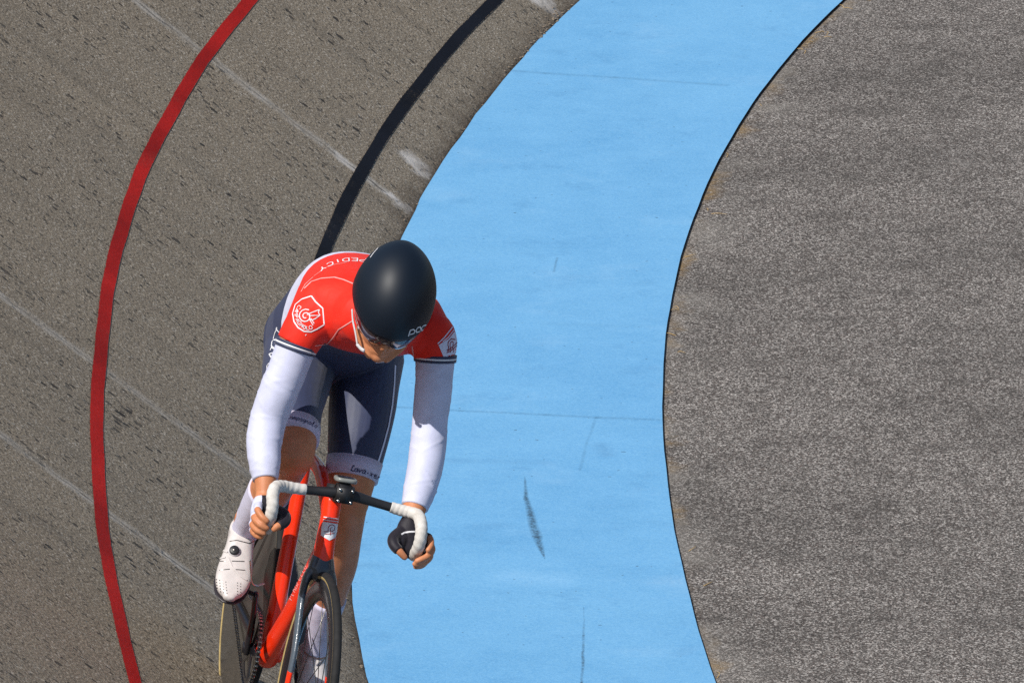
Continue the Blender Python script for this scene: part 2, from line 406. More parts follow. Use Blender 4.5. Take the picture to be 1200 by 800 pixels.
mpi = m.n('ShaderNodeMapping'); mpi.inputs['Scale'].default_value = (.6, .8, 1); mpi.inputs['Rotation'].default_value = (0, 0, R(8)); m.put(mpi.inputs[0], P)
c = m.mix(m.mr(m.noise(mpi.outputs[0], 1.5, 4, .6), .42, .74, 0, .34), c, (.045, .042, .040))
c = m.mix(m.mr(a4, .48, .72, 0, .4), c, (.06, .055, .052))
c = m.mix(m.mr(m.noise(P, 2.3, 5, .7), .62, .72, 0, .35), c, (.30, .285, .27))
# tan grit and dried dirt along the rim of the blue band
dx = m.vm('LENGTH', m.vm('SUBTRACT', P, (CT.x, CT.y, -.02)), out=1)
rim = m.math('ADD', m.math('SUBTRACT', 24.0, dx), m.mr(m.noise(P, 4, 4), .3, .7, -.05, .07))
c = m.mix(m.math('MULTIPLY', m.math('MULTIPLY', m.mr(rim, .0, .05, 1, 0), m.mr(m.noise(P, 30, 3, .7), .35, .6, .2, .9)), m.mr(m.noise(P, 1.6, 3), .44, .56, .1, 1)), c, (.30, .205, .10))
c = m.mix(m.math('MULTIPLY', m.mr(rim, .0, .22, .5, 0), m.mr(m.noise(P, 1.9, 3), .48, .65, 0, 1)), c, (.36, .34, .31))
m.base(c); m.bump(m.math('ADD', a1, m.math('MULTIPLY', s1.outputs[0], .6)), .9, .008)
M_inf = m.mat
mb = MB(); n = 240
mb.v.append((CT.x, CT.y, -.008))
for k in range(n):
    a = 2 * math.pi * k / n; mb.v.append((CT.x - (24.06) * math.cos(a), CT.y + 24.06 * math.sin(a), -.008))
for k in range(n): mb.f.append((0, 1 + (k + 1) % n, 1 + k)); mb.m.append(0)
# the disc reaches a little under the band
o = build(mb, 'infield', M_inf, None, False); tag(o, 'rough speckled dark grey infield inside the blue band', kind='structure')
mb = MB(); mb.add(([(-500, -500, -.12), (500, -500, -.12), (500, 500, -.12), (-500, 500, -.12)], [(0, 1, 2, 3)]))
g = NT('ground_grass', .95, .1); P = g.obj(); g.base(g.mix(g.noise(P, 3, 6), (.045, .07, .02), (.10, .11, .045)))
o = build(mb, 'ground', g.mat, None, False); tag(o, 'flat ground around the track', kind='structure')

# loose grit by the foot of the banking, dry straw on the infield rim
def stones(name, spots, mat, r0, r1):
    mb = MB()
    for p in spots:
        r = rng.uniform(r0, r1); a = rng.uniform(0, 6.28); ax = ((math.cos(a), math.sin(a), 0), (-math.sin(a), math.cos(a), 0), (0, 0, 1))
        v, f = ellipsoid(p, ax, (r, r * rng.uniform(.5, .9), r * rng.uniform(.3, .6)), 6, 4); mb.add((v, f))
    o = build(mb, name, mat, None, False); return o
gs = []
for k in range(150):
    th = math.atan2(on_flat(655, 25).y - CT.y, CT.x - on_flat(655, 25).x) + rng.normal(0, .02) if k < 90 else R(rng.uniform(-12, 16))
    gs.append(bank(th, abs(rng.normal(0, .022)) + .002, .002))
o = stones('loose_grit', gs, smat('grit_stone', (.20, .16, .12), .9), .002, .008); tag(o, 'loose brown grit gathered where the banking meets the blue band', kind='stuff')
mb = MB()
for k in range(26):
    th = R(rng.uniform(-10, 16)) if k > 8 else math.atan2(on_flat(955, 40).y - CT.y, CT.x - on_flat(955, 40).x) + rng.normal(0, .01)
    p = pol(th, rin(th) - abs(rng.normal(.02, .02)) - .01, -.008); a = rng.uniform(0, 6.28); l = rng.uniform(.02, .06)
    mb.add(loft([p, p + V((math.cos(a) * l / 2, math.sin(a) * l / 2, .006)), p + V((math.cos(a + .3) * l, math.sin(a + .3) * l, .002))], [.0012, .001, .0006], (0, 0, 1), 5, 3, 'flat'))
o = build(mb, 'dry_straw', smat('dry_straw', (.50, .34, .14), .8)); tag(o, 'dry straw blades lying along the rim of the infield', kind='stuff')

# ------------------------------------------------------------------ bike frame of reference (leaning into the bend)
YAW = R(9.8); LEAN = R(12.0)
Fw = V((math.sin(YAW), -math.cos(YAW), 0)); S0 = V((math.cos(YAW), math.sin(YAW), 0)); Z = V((0, 0, 1))
Uw = Z * math.cos(LEAN) + S0 * math.sin(LEAN); Sw = S0 * math.cos(LEAN) - Z * math.sin(LEAN)
DH = 20.42
HUB = O + ray(357, 822) * DH
ORG = HUB - Uw * .334
MW = Matrix(((Sw.x, -Fw.x, Uw.x, ORG.x), (Sw.y, -Fw.y, Uw.y, ORG.y), (Sw.z, -Fw.z, Uw.z, ORG.z), (0, 0, 0, 1)))
MI = MW.inverted(); CAML = MI @ O
def lray(px, py): return (MI.to_3x3() @ ray(px, py)).normalized()
def at(px, py, f):
    """point of the photograph at forward distance f (m, ahead of the front hub) in the bike's own frame"""
    d = lray(px, py); t = (-f - CAML.y) / d.y; return CAML + d * t
def root(name, label, cat):
    o = bpy.data.objects.new(name, None); COL.objects.link(o); o.matrix_world = MW; o.empty_display_size = .2
    tag(o, label, cat); return o
BIKE = root('track_bicycle', 'bright red track racing bicycle with white bar tape ridden down the banked bend', 'bicycle')
RIDER = root('person', 'cyclist in red jersey, white sleeves and black helmet crouched over the drops', 'cyclist')

# materials
def fabric(name, col, rough=.6, sheen=.06, bscale=900, bd=.0006, wr=.0035):
    m = NT(name, rough, .35, col); P = m.obj()
    f = m.noise(P, 25, 4); m.base(m.mix(m.mr(f, .3, .7), tuple(x * .9 for x in col), tuple(min(1, x * 1.06) for x in col)))
    m.b.inputs['Sheen Weight'].default_value = sheen; m.b.inputs['Sheen Roughness'].default_value = .4
    h = m.math('ADD', m.math('MULTIPLY', m.noise(P, bscale, 2), .15), m.math('MULTIPLY', m.noise(P, 22, 2, .45, .6), 1.0))
    m.bump(h, .6, wr); return m.mat
M_red = fabric('red_lycra', (.74, .022, .012), wr=.0045)
M_white = fabric('white_lycra', (.60, .62, .80), wr=.0012)
M_navy = fabric('navy_lycra', (.040, .050, .105), .5, .25)
M_cuff = fabric('cuff_lycra', (.62, .57, .72), .5, .2)
M_sock = fabric('sock_knit', (.60, .58, .74), .7, .3, 1500, .001)
M_blackf = fabric('black_glove', (.012, .010, .018), .6, .3)
M_pink = smat('pale_piping', (.85, .35, .33), .6)
M_print = smat('white_print', (.80, .80, .84), .55, nz=.02)
M_printlilac = smat('lilac_print', (.72, .72, .88), .55, nz=.02)
M_darkprint = smat('dark_print', (.03, .03, .10), .55, nz=0)
M_redprint = smat('dark_red_print', (.30, .008, .012), .55, nz=0)
M_skin = NT('tanned_skin', .5, .4); 
P = M_skin.obj(); M_skin.base(M_skin.mix(M_skin.mr(M_skin.noise(P, 30, 5), .3, .7), (.50, .185, .080), (.62, .255, .125))); M_skin.b.inputs['Subsurface Weight'].default_value = .05; M_skin.b.inputs['Subsurface Radius'].default_value = (.012, .004, .002); M_skin.b.inputs['Subsurface Scale'].default_value = .5
M_skin.bump(M_skin.noise(P, 500, 3), .3, .0006); M_skin = M_skin.mat
M_frame = smat('red_frame_paint', (.95, .036, .005), .28, .4, coat=.3, nz=.02)
M_fork = smat('slate_fork_paint', (.030, .042, .060), .28, .5, coat=.6, nz=.03)
M_forkl = smat('pale_slate_paint', (.085, .11, .14), .3, .5, coat=.5, nz=.03)
M_black = smat('black_carbon', (.012, .012, .016), .3, .5, coat=.3, nz=.05)
M_mblack = smat('matt_black', (.012, .013, .016), .5, .5, nz=.05)
M_rubber = smat('tyre_rubber', (.018, .018, .019), .75, .3, nz=.15, bump=.001)
M_tan = smat('tan_sidewall', (.42, .32, .14), .7, .3, nz=.15, bump=.0008)
M_steel = smat('bright_steel', (.62, .62, .60), .22, .5, metal=1.0, nz=.05)
M_dsteel = smat('dark_steel', (.16, .15, .14), .35, .5, metal=1.0, nz=.1)
M_disc = smat('carbon_disc', (.055, .050, .046), .30, .5, coat=.3, nz=.12, nscale=12)
M_tape = NT('white_bar_tape', .75, .3); P = M_tape.obj(); M_tape.base(M_tape.mix(M_tape.mr(M_tape.noise(P, 60, 4), .35, .75), (.68, .66, .63), (.50, .47, .43))); M_tape.bump(M_tape.noise(P, 350, 3), .5, .001); M_tape = M_tape.mat
M_shoe = smat('white_shoe_leather', (.62, .58, .565), .38, .5, coat=.15, nz=.08, nscale=30, bump=.0008, bscale=120)
M_sole = smat('carbon_sole', (.03, .025, .03), .4)
M_bluewrap = smat('dark_wrap', (.02, .02, .05), .5)
m = NT('matt_navy_helmet', .50, .34, (.004, .009, .018)); P = m.obj(); m.bump(m.noise(P, 900, 2), .15, .0004); M_helm = m.mat
m = NT('visor_lens', .08, .6, (.045, .022, .03)); m.b.inputs['Metallic'].default_value = .25; m.b.inputs['Coat Weight'].default_value = 1.0; M_visor = m.mat
M_strap = smat('white_strap', (.62, .60, .62), .6)

# ------------------------------------------------------------------ decals: ribbons and patches laid on a surface
def bvh(obj):
    me = obj.data; return BVHTree.FromPolygons([v.co.copy() for v in me.vertices], [tuple(p.vertices) for p in me.polygons])
def hit(tree, px, py):
    d = lray(px, py); h = tree.ray_cast(CAML, d)
    return (h[0], h[1] if h[1].dot(d) < 0 else -h[1]) if h[0] is not None else None
def ribbon(mb, tree, pts, w, lift=.0012, mat=0, step=1.0, th=.0006):
    """pts in photo pixels; w width in metres"""
    P = catmull(pts, 1) if len(pts) < 2 else np.array(pts, float)
    Q = []
    for i in range(len(P) - 1):
        n = max(1, int(np.linalg.norm(P[i + 1] - P[i]) / step))
        for k in range(n): Q.append(P[i] + (P[i + 1] - P[i]) * k / n)
    Q.append(P[-1]); runs = [[]]
    for q in Q:
        h = hit(tree, *q)
        if h is None or (runs[-1] and (h[0] - runs[-1][-1][0]).length > .03):
            if runs[-1]: runs.append([])
            if h is None: continue
        runs[-1].append(h)
    for r in runs:
        if len(r) < 2: continue
        o = len(mb.v)
        for i, (p, n) in enumerate(r):
            t = (r[min(i + 1, len(r) - 1)][0] - r[max(i - 1, 0)][0])
            s = n.cross(t)
            if s.length < 1e-9: s = V((1, 0, 0))
            s.normalize()
            e = w / 2
            mb.v.append(tuple(p + n * lift + s * e)); mb.v.append(tuple(p + n * (lift + .0004))); mb.v.append(tuple(p + n * lift - s * e))
        for i in range(len(r) - 1):
            a = o + i * 3
            mb.f += [(a, a + 3, a + 4, a + 1), (a + 1, a + 4, a + 5, a + 2)]; mb.m += [mat, mat]
def patch(mb, tree, poly, lift=.001, mat=0, step=1.2):
    bm = bmesh.new(); vs = [bm.verts.new((x, y, 0)) for x, y in poly]; bm.faces.new(vs)
    bmesh.ops.triangulate(bm, faces=bm.faces)
    for _ in range(6):
        es = [e for e in bm.edges if e.calc_length() > step * 2]
        if not es: break
        bmesh.ops.subdivide_edges(bm, edges=es, cuts=1); bmesh.ops.triangulate(bm, faces=[f for f in bm.faces if len(f.verts) > 3])
    bm.verts.index_update(); ok = {}; o = len(mb.v)
    for v in bm.verts:
        h = hit(tree, v.co.x, v.co.y)
        if h: ok[v.index] = len(mb.v); mb.v.append(tuple(h[0] + h[1] * lift))
    for f in bm.faces:
        if all(v.index in ok for v in f.verts): mb.f.append(tuple(ok[v.index] for v in f.verts)); mb.m.append(mat)
    bm.free()
FONT = {  # strokes on a 4 x 6 grid, y up
 'C': [[(4, 5), (3, 6), (1, 6), (0, 5), (0, 1), (1, 0), (3, 0), (4, 1)]], 'A': [[(0, 0), (2, 6), (4, 0)], [(1, 2), (3, 2)]], 'M': [[(0, 0), (0, 6), (2, 3), (4, 6), (4, 0)]],
 'P': [[(0, 0), (0, 6), (3, 6), (4, 5), (4, 4), (3, 3), (0, 3)]], 'G': [[(4, 5), (3, 6), (1, 6), (0, 5), (0, 1), (1, 0), (3, 0), (4, 1), (4, 3), (2.5, 3)]], 'N': [[(0, 0), (0, 6), (4, 0), (4, 6)]],
 'O': [[(1, 0), (0, 1), (0, 5), (1, 6), (3, 6), (4, 5), (4, 1), (3, 0), (1, 0)]], 'L': [[(0, 6), (0, 0), (4, 0)]], 'E': [[(4, 6), (0, 6), (0, 0), (4, 0)], [(0, 3), (3, 3)]],
 'D': [[(0, 0), (0, 6), (2.5, 6), (4, 4.5), (4, 1.5), (2.5, 0), (0, 0)]], 'I': [[(2, 0), (2, 6)]], 'Y': [[(0, 6), (2, 3), (4, 6)], [(2, 3), (2, 0)]],
 'a': [[(4, 4), (2, 4), (0, 3), (0, 1), (1, 0), (3, .5), (4, 4), (3.6, .6), (5, .3)]], 'v': [[(0, 4), (1.2, 0), (3.6, 4), (5, 3.6)]], 'c': [[(4, 3.4), (2.5, 4), (.5, 3), (.3, 1), (1.5, 0), (4.6, .8)]],
 'm': [[(0, 0), (.7, 4), (.3, 2), (2, 4), (2.2, 0), (2.4, 3), (4, 4), (4.2, 0), (5, .5)]], 'p': [[(0, -2.4), (.8, 4), (.6, 3), (2.5, 4), (4, 3), (3.4, .6), (1.5, 0), (.6, 1)]], 'g': [[(4, 4), (1.5, 4), (0, 2.5), (1, .6), (3, 1), (4, 4), (3.6, -1.5), (2, -2.4), (.5, -1.8)]],
 'n': [[(0, 0), (.7, 4), (.4, 2), (2.5, 4), (3.4, 3), (3.4, 0), (5, .6)]], 'o': [[(2, 4), (.3, 3), (.3, 1), (2, 0), (3.8, 1), (3.8, 3), (2, 4), (5, 3.8)]], 'l': [[(0, .5), (2, 4), (2.4, 7), (1.2, 6.5), (1, 1), (2, 0), (4, .6)]],
 'e': [[(.3, 2), (3.6, 2.4), (3, 4), (1.2, 4), (.2, 2), (1, .2), (2.5, 0), (5, .8)]], 's': [[(0, .3), (2.6, 4.2), (2.8, 2.4), (3.4, .8), (2, 0), (.6, .5)]], 'x': [[(0, 4), (3.6, 0)], [(0, 0), (3.6, 4)]], 'r': [[(0, 0), (.6, 4), (.6, 2.6), (2.4, 4), (3.6, 3.8)]], 'i': [[(.5, 4), (.8, 0), (2.6, .6)], [(.8, 5.6), (1, 6)]], '-': [[(.6, 2), (3, 2)]],
 '{': [[(4.2, 5), (3.4, 6.6), (1.2, 6.2), (-.4, 3), (0, .6), (2, -.2), (4.6, 1.2)]],  # script capital C
 '}': [[(3.8, 5.2), (3.6, 6.8), (2.2, 6.6), (1.4, 3), (.6, .3), (-.6, .2), (0, 1), (2.4, .2), (5.2, .4)]],  # script capital L
 '[': [[(0, 0), (.4, 6.2)], [(-.4, 5.4), (2.6, 6.6), (4.2, 5), (2.6, 3), (.4, 2.8)]],  # script capital P
 ' ': []}
def text_px(mb, tree, s, line, h, w, mat=0, adv=5.6, wid=None, lift=.0014, slant=0.0):
    """letters of height h px set along a polyline of pixels; up = left of travel on screen"""
    L = np.array(line, float); seg = np.linalg.norm(np.diff(L, axis=0), axis=1); cum = np.r_[0, np.cumsum(seg)]
    k = h / 6.0; kx = (cum[-1] / (adv * len(s))) if wid is None else wid
    def pos(d):
        d = min(max(d, 0), cum[-1] - 1e-6); i = min(int(np.searchsorted(cum, d, 'right')) - 1, len(seg) - 1)
        t = (L[i + 1] - L[i]) / seg[i]; return L[i] + t * (d - cum[i]), t
    for i, ch in enumerate(s):
        for st in FONT[ch]:
            pts = []
            for x, y in st:
                p, t = pos((i * adv + x + y * slant) * kx); nrm = np.array((t[1], -t[0])); pts.append(p + nrm * y * k)
            ribbon(mb, tree, pts, w, lift, mat, step=.7)

# ------------------------------------------------------------------ PERSON: key points
hd = R(30); yw = R(-7)
dF = V((math.sin(yw) * math.cos(hd) * 1.0, -math.cos(hd) * math.cos(yw), -math.sin(hd))).normalized()
hH = V((0, -math.sin(hd), math.cos(hd)));
aX = hH.cross(-dF).normalized() if True else None
aX = dF.cross(hH).normalized();  aX = aX if aX.x > 0 else -aX
hH = aX.cross(dF); hH = hH if hH.z > 0 else -hH
HC = at(460, 352, -.10)
def hp(a, d, h): return HC + aX * a + dF * d + hH * h
def hf(a, d, h): return hp(a, d + .007, h - .015)
HA = (tuple(aX), tuple(dF), tuple(hH))

torso = [  # px-free: y (behind hub), z, x, half width, half height
 (.80, 1.045, .01, .125, .105), (.73, 1.085, .008, .158, .125), (.62, 1.175, .010, .150, .122), (.51, 1.255, .014, .148, .130),
 (.40, 1.284, .016, .160, .122), (.32, 1.293, .018, .178, .108), (.255, 1.298, .02, .165, .095), (.20, 1.305, .022, .115, .078)]
def torso_prim(inf=0, i0=0, i1=None):
    T = torso[i0:i1]
    return loft([(x, y, z) for y, z, x, w, h in T], [(w + inf, h + inf) for y, z, x, w, h in T], (1, 0, 0), 40, 5, 'round', sup=2.3)
armR = [((369, 376, -.262), .055), ((359, 385, -.256), .053), ((347, 405, -.248), .0475), ((337, 433, -.238), .046), ((325, 462, -.228), .0455), ((315, 490, -.22), .0435), ((309.5, 517, -.19), .0415), ((310, 543, -.15), .036), ((311, 562, -.122), .0285), ((311, 580, -.10), .0245)]
armL = [((494, 388, -.262), .060), ((506, 396, -.256), .057), ((510, 418, -.248), .0475), ((509, 440, -.240), .044), ((507, 465, -.230), .0435), ((504, 492, -.22), .0415), ((502, 520, -.195), .0425), ((498, 548, -.16), .0415), ((491.5, 575, -.125), .0375), ((486, 594, -.10), .031), ((483, 610, -.085), .0245)]
def limb(L, inf=0.0, i0=0, i1=None, n=6, cap='round', seg=28, disp=None, ref=(1, 0, 0)):
    L = L[i0:i1]; return loft([at(*p) for p, r in L], [r + inf if not hasattr(r, '__len__') else (r[0] + inf, r[1] + inf) for p, r in L], ref, seg, n, cap, disp)
thighR = [((352, 402, -.72), .088), ((350, 428, -.62), .090), ((346, 455, -.51), .083), ((343, 480, -.42), .073), ((343, 516, -.335), .0625), ((343, 532, -.31), .0575)]
shinR = [((343, 532, -.32), .055), ((332, 552, -.39), .053), ((316, 575, -.46), .0535), ((301, 597, -.54), .042), ((292, 613, -.60), .034), ((287, 622, -.63), .033)]
thighL = [((432, 418, -.72), .090), ((428, 450, -.64), .085), ((424.5, 478, -.59), .0835), ((421, 505, -.545), .0775), ((417, 532, -.51), .070), ((412, 560, -.48), .063), ((406, 592, -.455), .056)]
shinL = [((405, 600, -.455), .053), ((401, 630, -.49), .0505), ((395, 662, -.535), .052), ((385, 700, -.60), .044), ((376, 738, -.655), .034), ((371, 760, -.68), .032)]

def hand(mb, wrist, palm, fingers, thumb):
    mb.add(loft([at(*p) for p in palm[0]], palm[1], (1, 0, 0), 20, 5, 'round'))
    for f in fingers: mb.add(loft([at(*p) for p in f[0]], f[1], (1, 0, 0), 12, 4, 'round'))
    mb.add(loft([at(*p) for p in thumb[0]], thumb[1], (1, 0, 0), 12, 4, 'round'))
fr = [.0095, .009, .0085, .0078]
palmR = ([(311, 580, -.10), (311.5, 590, -.078), (311, 600, -.060), (309, 611, -.048)], [(.026, .022), (.032, .022), (.036, .021), (.033, .020)])
fingR = [([(303, 592, -.055), (302, 597, -.018), (307, 605, .004), (312.5, 610, .010)], fr),
         ([(301, 601, -.055), (298, 606, -.020), (304, 614, .006), (312, 618.5, .010)], [x * 1.03 for x in fr]),
         ([(299, 609, -.055), (296, 614.5, -.022), (302, 621.5, .002), (309, 624.5, .006)], fr),
         ([(300, 615, -.055), (296, 621.5, -.028), (301, 627.5, -.006), (306, 629, -.002)], [x * .9 for x in fr])]
thumbR = ([(322, 598, -.068), (333, 603, -.035), (334, 611, -.012), (326, 616, .004), (321.5, 619.5, .006)], [.015, .013, .0115, .0105, .0085])
palmL = ([(483, 610, -.085), (481, 620, -.072), (481, 632, -.058), (484, 643, -.048)], [(.026, .022), (.033, .023), (.036, .022), (.033, .021)])
fingL = [([(494, 626, -.055), (503.5, 630, -.030), (505, 638, -.006), (502, 644, .006)], fr),
         ([(495, 634, -.055), (506, 641, -.028), (503, 650, .000), (495, 654.5, .012), (489, 657, .014)], [.0098, .0095, .009, .0085, .0078]),
         ([(493, 643, -.055), (504, 650, -.032), (499, 657.5, -.004), (490, 661, .008), (486, 660.5, .010)], [.0095, .0092, .0088, .008, .0072]),
         ([(490, 650, -.055), (499, 656.5, -.036), (494, 662.5, -.012), (487, 664, -.002)], [.0085, .0082, .0078, .0068])]
thumbL = ([(473, 622, -.068), (462, 630, -.035), (461.5, 638, -.012), (467.5, 645, .002), (474, 652.5, .006)], [.0155, .0135, .0115, .0105, .0085])

body = MB(); body.add(torso_prim())
body.add(loft([(0.022, .27, 1.315), (.03, .19, 1.345), tuple(hp(0, -.03, -.075)), tuple(hp(0, -.01, -.03))], [(.075, .07), (.060, .058), (.058, .06), (.06, .06)], (1, 0, 0), 24, 5))
body.add(ellipsoid(hp(0, -.012, .005), HA, (.074, .092, .098), 32, 20))
body.add(ellipsoid(hf(0, .030, -.052), HA, (.060, .060, .062), 28, 16))       # cheeks and upper jaw
body.add(ellipsoid(hf(0, .052, -.092), HA, (.043, .036, .030), 24, 14))       # jaw
body.add(ellipsoid(hf(0, .077, -.106), HA, (.020, .016, .017), 18, 12))       # chin
for s in (-1, 1):
    body.add(ellipsoid(hf(.040 * s, .066, -.032), HA, (.022, .020, .018)))     # cheekbone
    body.add(loft([hf(.058 * s, .02, -.05), hf(.052 * s, .04, -.085), hf(.022 * s, .075, -.108)], [.014, .014, .012], tuple(aX), 14, 5))
    body.add(ellipsoid(hf(.0105 * s, .0985, -.047), HA, (.0085, .010, .008), 14, 10))  # nostril wing
    body.add(ellipsoid(hf(.078 * s, -.005, -.03), HA, (.008, .018, .030), 14, 10))  # ear
    body.add(ellipsoid(hf(.031 * s, .074, .002), HA, (.014, .012, .011), 14, 10))   # eye under the lid
body.add(loft([hf(0, .084, .012), hf(0, .098, -.012), hf(0, .112, -.036), hf(0, .112, -.046)], [(.008, .008), (.009, .009), (.0105, .010), (.010, .007)], tuple(aX), 14, 5))
body.add(loft([hf(-.024, .076, -.072), hf(-.010, .0895, -.0685), hf(.010, .0895, -.0685), hf(.024, .076, -.072)], [.003, .0062, .0062, .003], tuple(hH), 12, 6))
body.add(loft([hf(-.021, .075, -.080), hf(0, .0885, -.0835), hf(.021, .075, -.080)], [.003, .0078, .003], tuple(hH), 12, 6))
body.add(limb(armR)); body.add(limb(armL)); body.add(limb(thighR)); body.add(limb(thighL)); body.add(limb(shinR)); body.add(limb(shinL))
for q in (((343, 533, -.315), .057), ((405.5, 597, -.455), .0545)): body.add(ball(at(*q[0]), q[1]))
hand(body, None, palmR, fingR, thumbR); hand(body, None, palmL, fingL, thumbL)
# feet (inside the shoes)
def foot_frame(ank, toe, pitch):
    A = at(*ank); T = at(*toe) if len(toe) == 3 else None
    return A, T
def mk_foot(A, hx, pitch):
    hdir = V((hx, -1, 0)).normalized(); td = hdir * math.cos(pitch) - Z * math.sin(pitch); n = hdir * math.sin(pitch) + Z * math.cos(pitch)
    return A, td, n, td.cross(n).normalized()
AR = at(287, 611, -.62); TR = at(267, 708, -.46); FR = mk_foot(AR, (TR.x - AR.x) / abs(TR.y - AR.y), R(27))
AL = at(370, 757, -.685); FL = mk_foot(AL, .03, R(22))
def fp(F, t, s, n): A, td, nn, sd = F; return A + td * (t - .06) + sd * s + nn * n
for F in (FR, FL):
    body.add(loft([fp(F, .03, 0, -.05), fp(F, .10, 0, -.055), fp(F, .18, 0, -.068), fp(F, .24, 0, -.075)], [(.024, .026), (.024, .022), (.028, .014), (.020, .008)], tuple(F[3]), 20, 5))
    body.add(loft([fp(F, .06, 0, .015), fp(F, .055, 0, -.05)], [.029, .029], tuple(F[3]), 20, 3))
bme = remesh(body, .003, 3, .5)
BODY = link('body', bme, [M_skin], RIDER)
# nails and lips need no separate meshes beyond a hint of colour on the thumb nail

# ---- garments
def jersey_mat():
    m = NT('jersey_lycra', .6, .25); P = m.obj(); sx = m.n('ShaderNodeSeparateXYZ'); m.put(sx.inputs[0], P)
    f = m.mr(m.noise(P, 25, 4), .3, .7); red = m.mix(f, (.76, .022, .010), (.84, .032, .014)); white = m.mix(f, (.60, .61, .77), (.68, .69, .84)); navy = m.mix(f, (.034, .042, .090), (.042, .053, .112))
    yb = m.math('SUBTRACT', sx.outputs[1], JY); c = m.mix(m.math('GREATER_THAN', yb, 0), red, white)
    zl = m.math('ADD', m.math('SUBTRACT', sx.outputs[2], m.math('MULTIPLY_ADD', sx.outputs[1], -.36, JZ)), m.math('MULTIPLY', sx.outputs[0], .10))   # under the chest
    c = m.mix(m.math('MULTIPLY', m.math('LESS_THAN', zl, 0), m.math('GREATER_THAN', sx.outputs[1], .27)), c, navy)
    c = m.mix(m.math('GREATER_THAN', sx.outputs[1], .592), c, navy)
    m.base(c); m.b.inputs['Sheen Weight'].default_value = .05
    m.bump(m.math('ADD', m.math('MULTIPLY', m.noise(P, 900, 2), .1), m.noise(P, 20, 2, .45, .6)), .6, .005); return m.mat
JY = .465; JZ = 1.327
M_jersey = jersey_mat()
def wr(sd, amp, k=9, w=.055):
    r = random.Random(sd); rid = [(r.uniform(.08, .95), r.uniform(0, 6.28), r.uniform(.6, 1.6), r.uniform(-.10, .10)) for _ in range(k)]
    def f(t, an):
        e = 0
        for t0, a0, wa, sl in rid:
            da = (an - a0 + math.pi) % (2 * math.pi) - math.pi
            q = (t - t0 - sl * da) / w
            if abs(q) < 3 and abs(da) < wa * 2: e += amp * math.exp(-q * q * 2) * math.exp(-(da / wa) ** 2)
        return e
    return f
def shell(prims, name, mats, vox=.0035, it=5, sub=None):
    mb = MB()
    for p in prims: mb.add(p)
    return link(name, remesh(mb, vox, it), mats, RIDER)

# jersey: torso (front part) and sleeves cut clean at the hem
jer = shell([loft([(x, y, z) for y, z, x, w, h in torso[1:]], [(w + .006, h + .006) for y, z, x, w, h in torso[1:]], (1, 0, 0), 40, 5, 'round', sup=2.3),
             limb(armR, .0065, 0, 3, cap='flat'), limb(armL, .0065, 0, 3, cap='flat'),
             loft([(.028, .25, 1.31), (.032, .17, 1.345)], [(.085, .075), (.064, .062)], (1, 0, 0), 24, 4, 'flat'),
             loft([(-.10, .30, 1.300), at(361, 381, -.26)], [(.073, .083), (.060, .062)], (0, 0, 1), 24, 4), loft([(.14, .30, 1.287), at(503, 392, -.26)], [(.080, .092), (.064, .066)], (0, 0, 1), 24, 4)], 'jersey', [M_jersey])
# shorts
sh = shell([loft([(x, y, z) for y, z, x, w, h in torso[:6]], [(w + .004, h + .004) for y, z, x, w, h in torso[:6]], (1, 0, 0), 40, 5, 'round', sup=2.3),
            limb(thighR, .0045, 0, 5, cap='flat'), limb(thighL, .0045, 0, 6, cap='flat')], 'shorts', [M_navy])
def sleeve(name, L, i0, i1, inf, mat, sd, amp=.0011, k=8, n=14, seg=56, w=.03):
    mb = MB(); mb.add(limb(L, inf, i0, i1, n, 'flat', seg, (lambda a_, b_: (lambda t, an: a_(t, an) + b_(t, an)))(wr(sd, amp, k, w), wr(sd + 50, .0017, 20, .008))))
    return build(mb, name, mat, RIDER)
slR = sleeve('sleeve', armR, 2, 9, .0040, M_white, 3, k=12); slL = sleeve('sleeve', armL, 2, 10, .0040, M_white, 8, k=8)
# striped hem cuffs of the jersey
def hemcuff(L, i, name='sleeve_hem'):
    p0 = at(*L[i][0]); p1 = at(*L[i + 1][0]); d = (p1 - p0).normalized(); r = L[i][1] + .0085; mb = MB()
    a = p0 - d * .006
    for k, (l, mt) in enumerate(((.0068, 0), (.0048, 1), (.0066, 0))):
        b = a + d * l; mb.add(loft([a, b], [r - .0003 * k, r - .0003 * k - .0008], (1, 0, 0), 48, 1, 'flat'), mt); a = b
    return build(mb, name, [M_navy, M_print], RIDER)
hemcuff(armR, 2); hemcuff(armL, 2)
# leg bands
def band(L, i, l, name='leg_band'):
    p1 = at(*L[i][0]); p0 = at(*L[i - 1][0]); d = (p1 - p0).normalized(); r1 = L[i][1] + .0062; r0 = r1 + (L[i - 1][1] - L[i][1]) * l / (p1 - p0).length
    mb = MB(); mb.add(loft([p1 - d * l, p1 + d * .003], [r0, r1], (1, 0, 0), 56, 6, 'flat')); return build(mb, name, M_cuff, RIDER)
bR = band(thighR, 4, .040); bL = band(thighL, 5, .047)
# socks
skR = MB(); skR.add(limb(shinR, .004, 2, 6, 10, 'flat', 40, wr(11, .0012, 8))); skR = build(skR, 'sock', M_sock, RIDER)
skL = MB(); skL.add(limb(shinL, .004, 3, 6, 10, 'flat', 40, wr(12, .0012, 8))); skL = build(skL, 'sock', M_sock, RIDER)

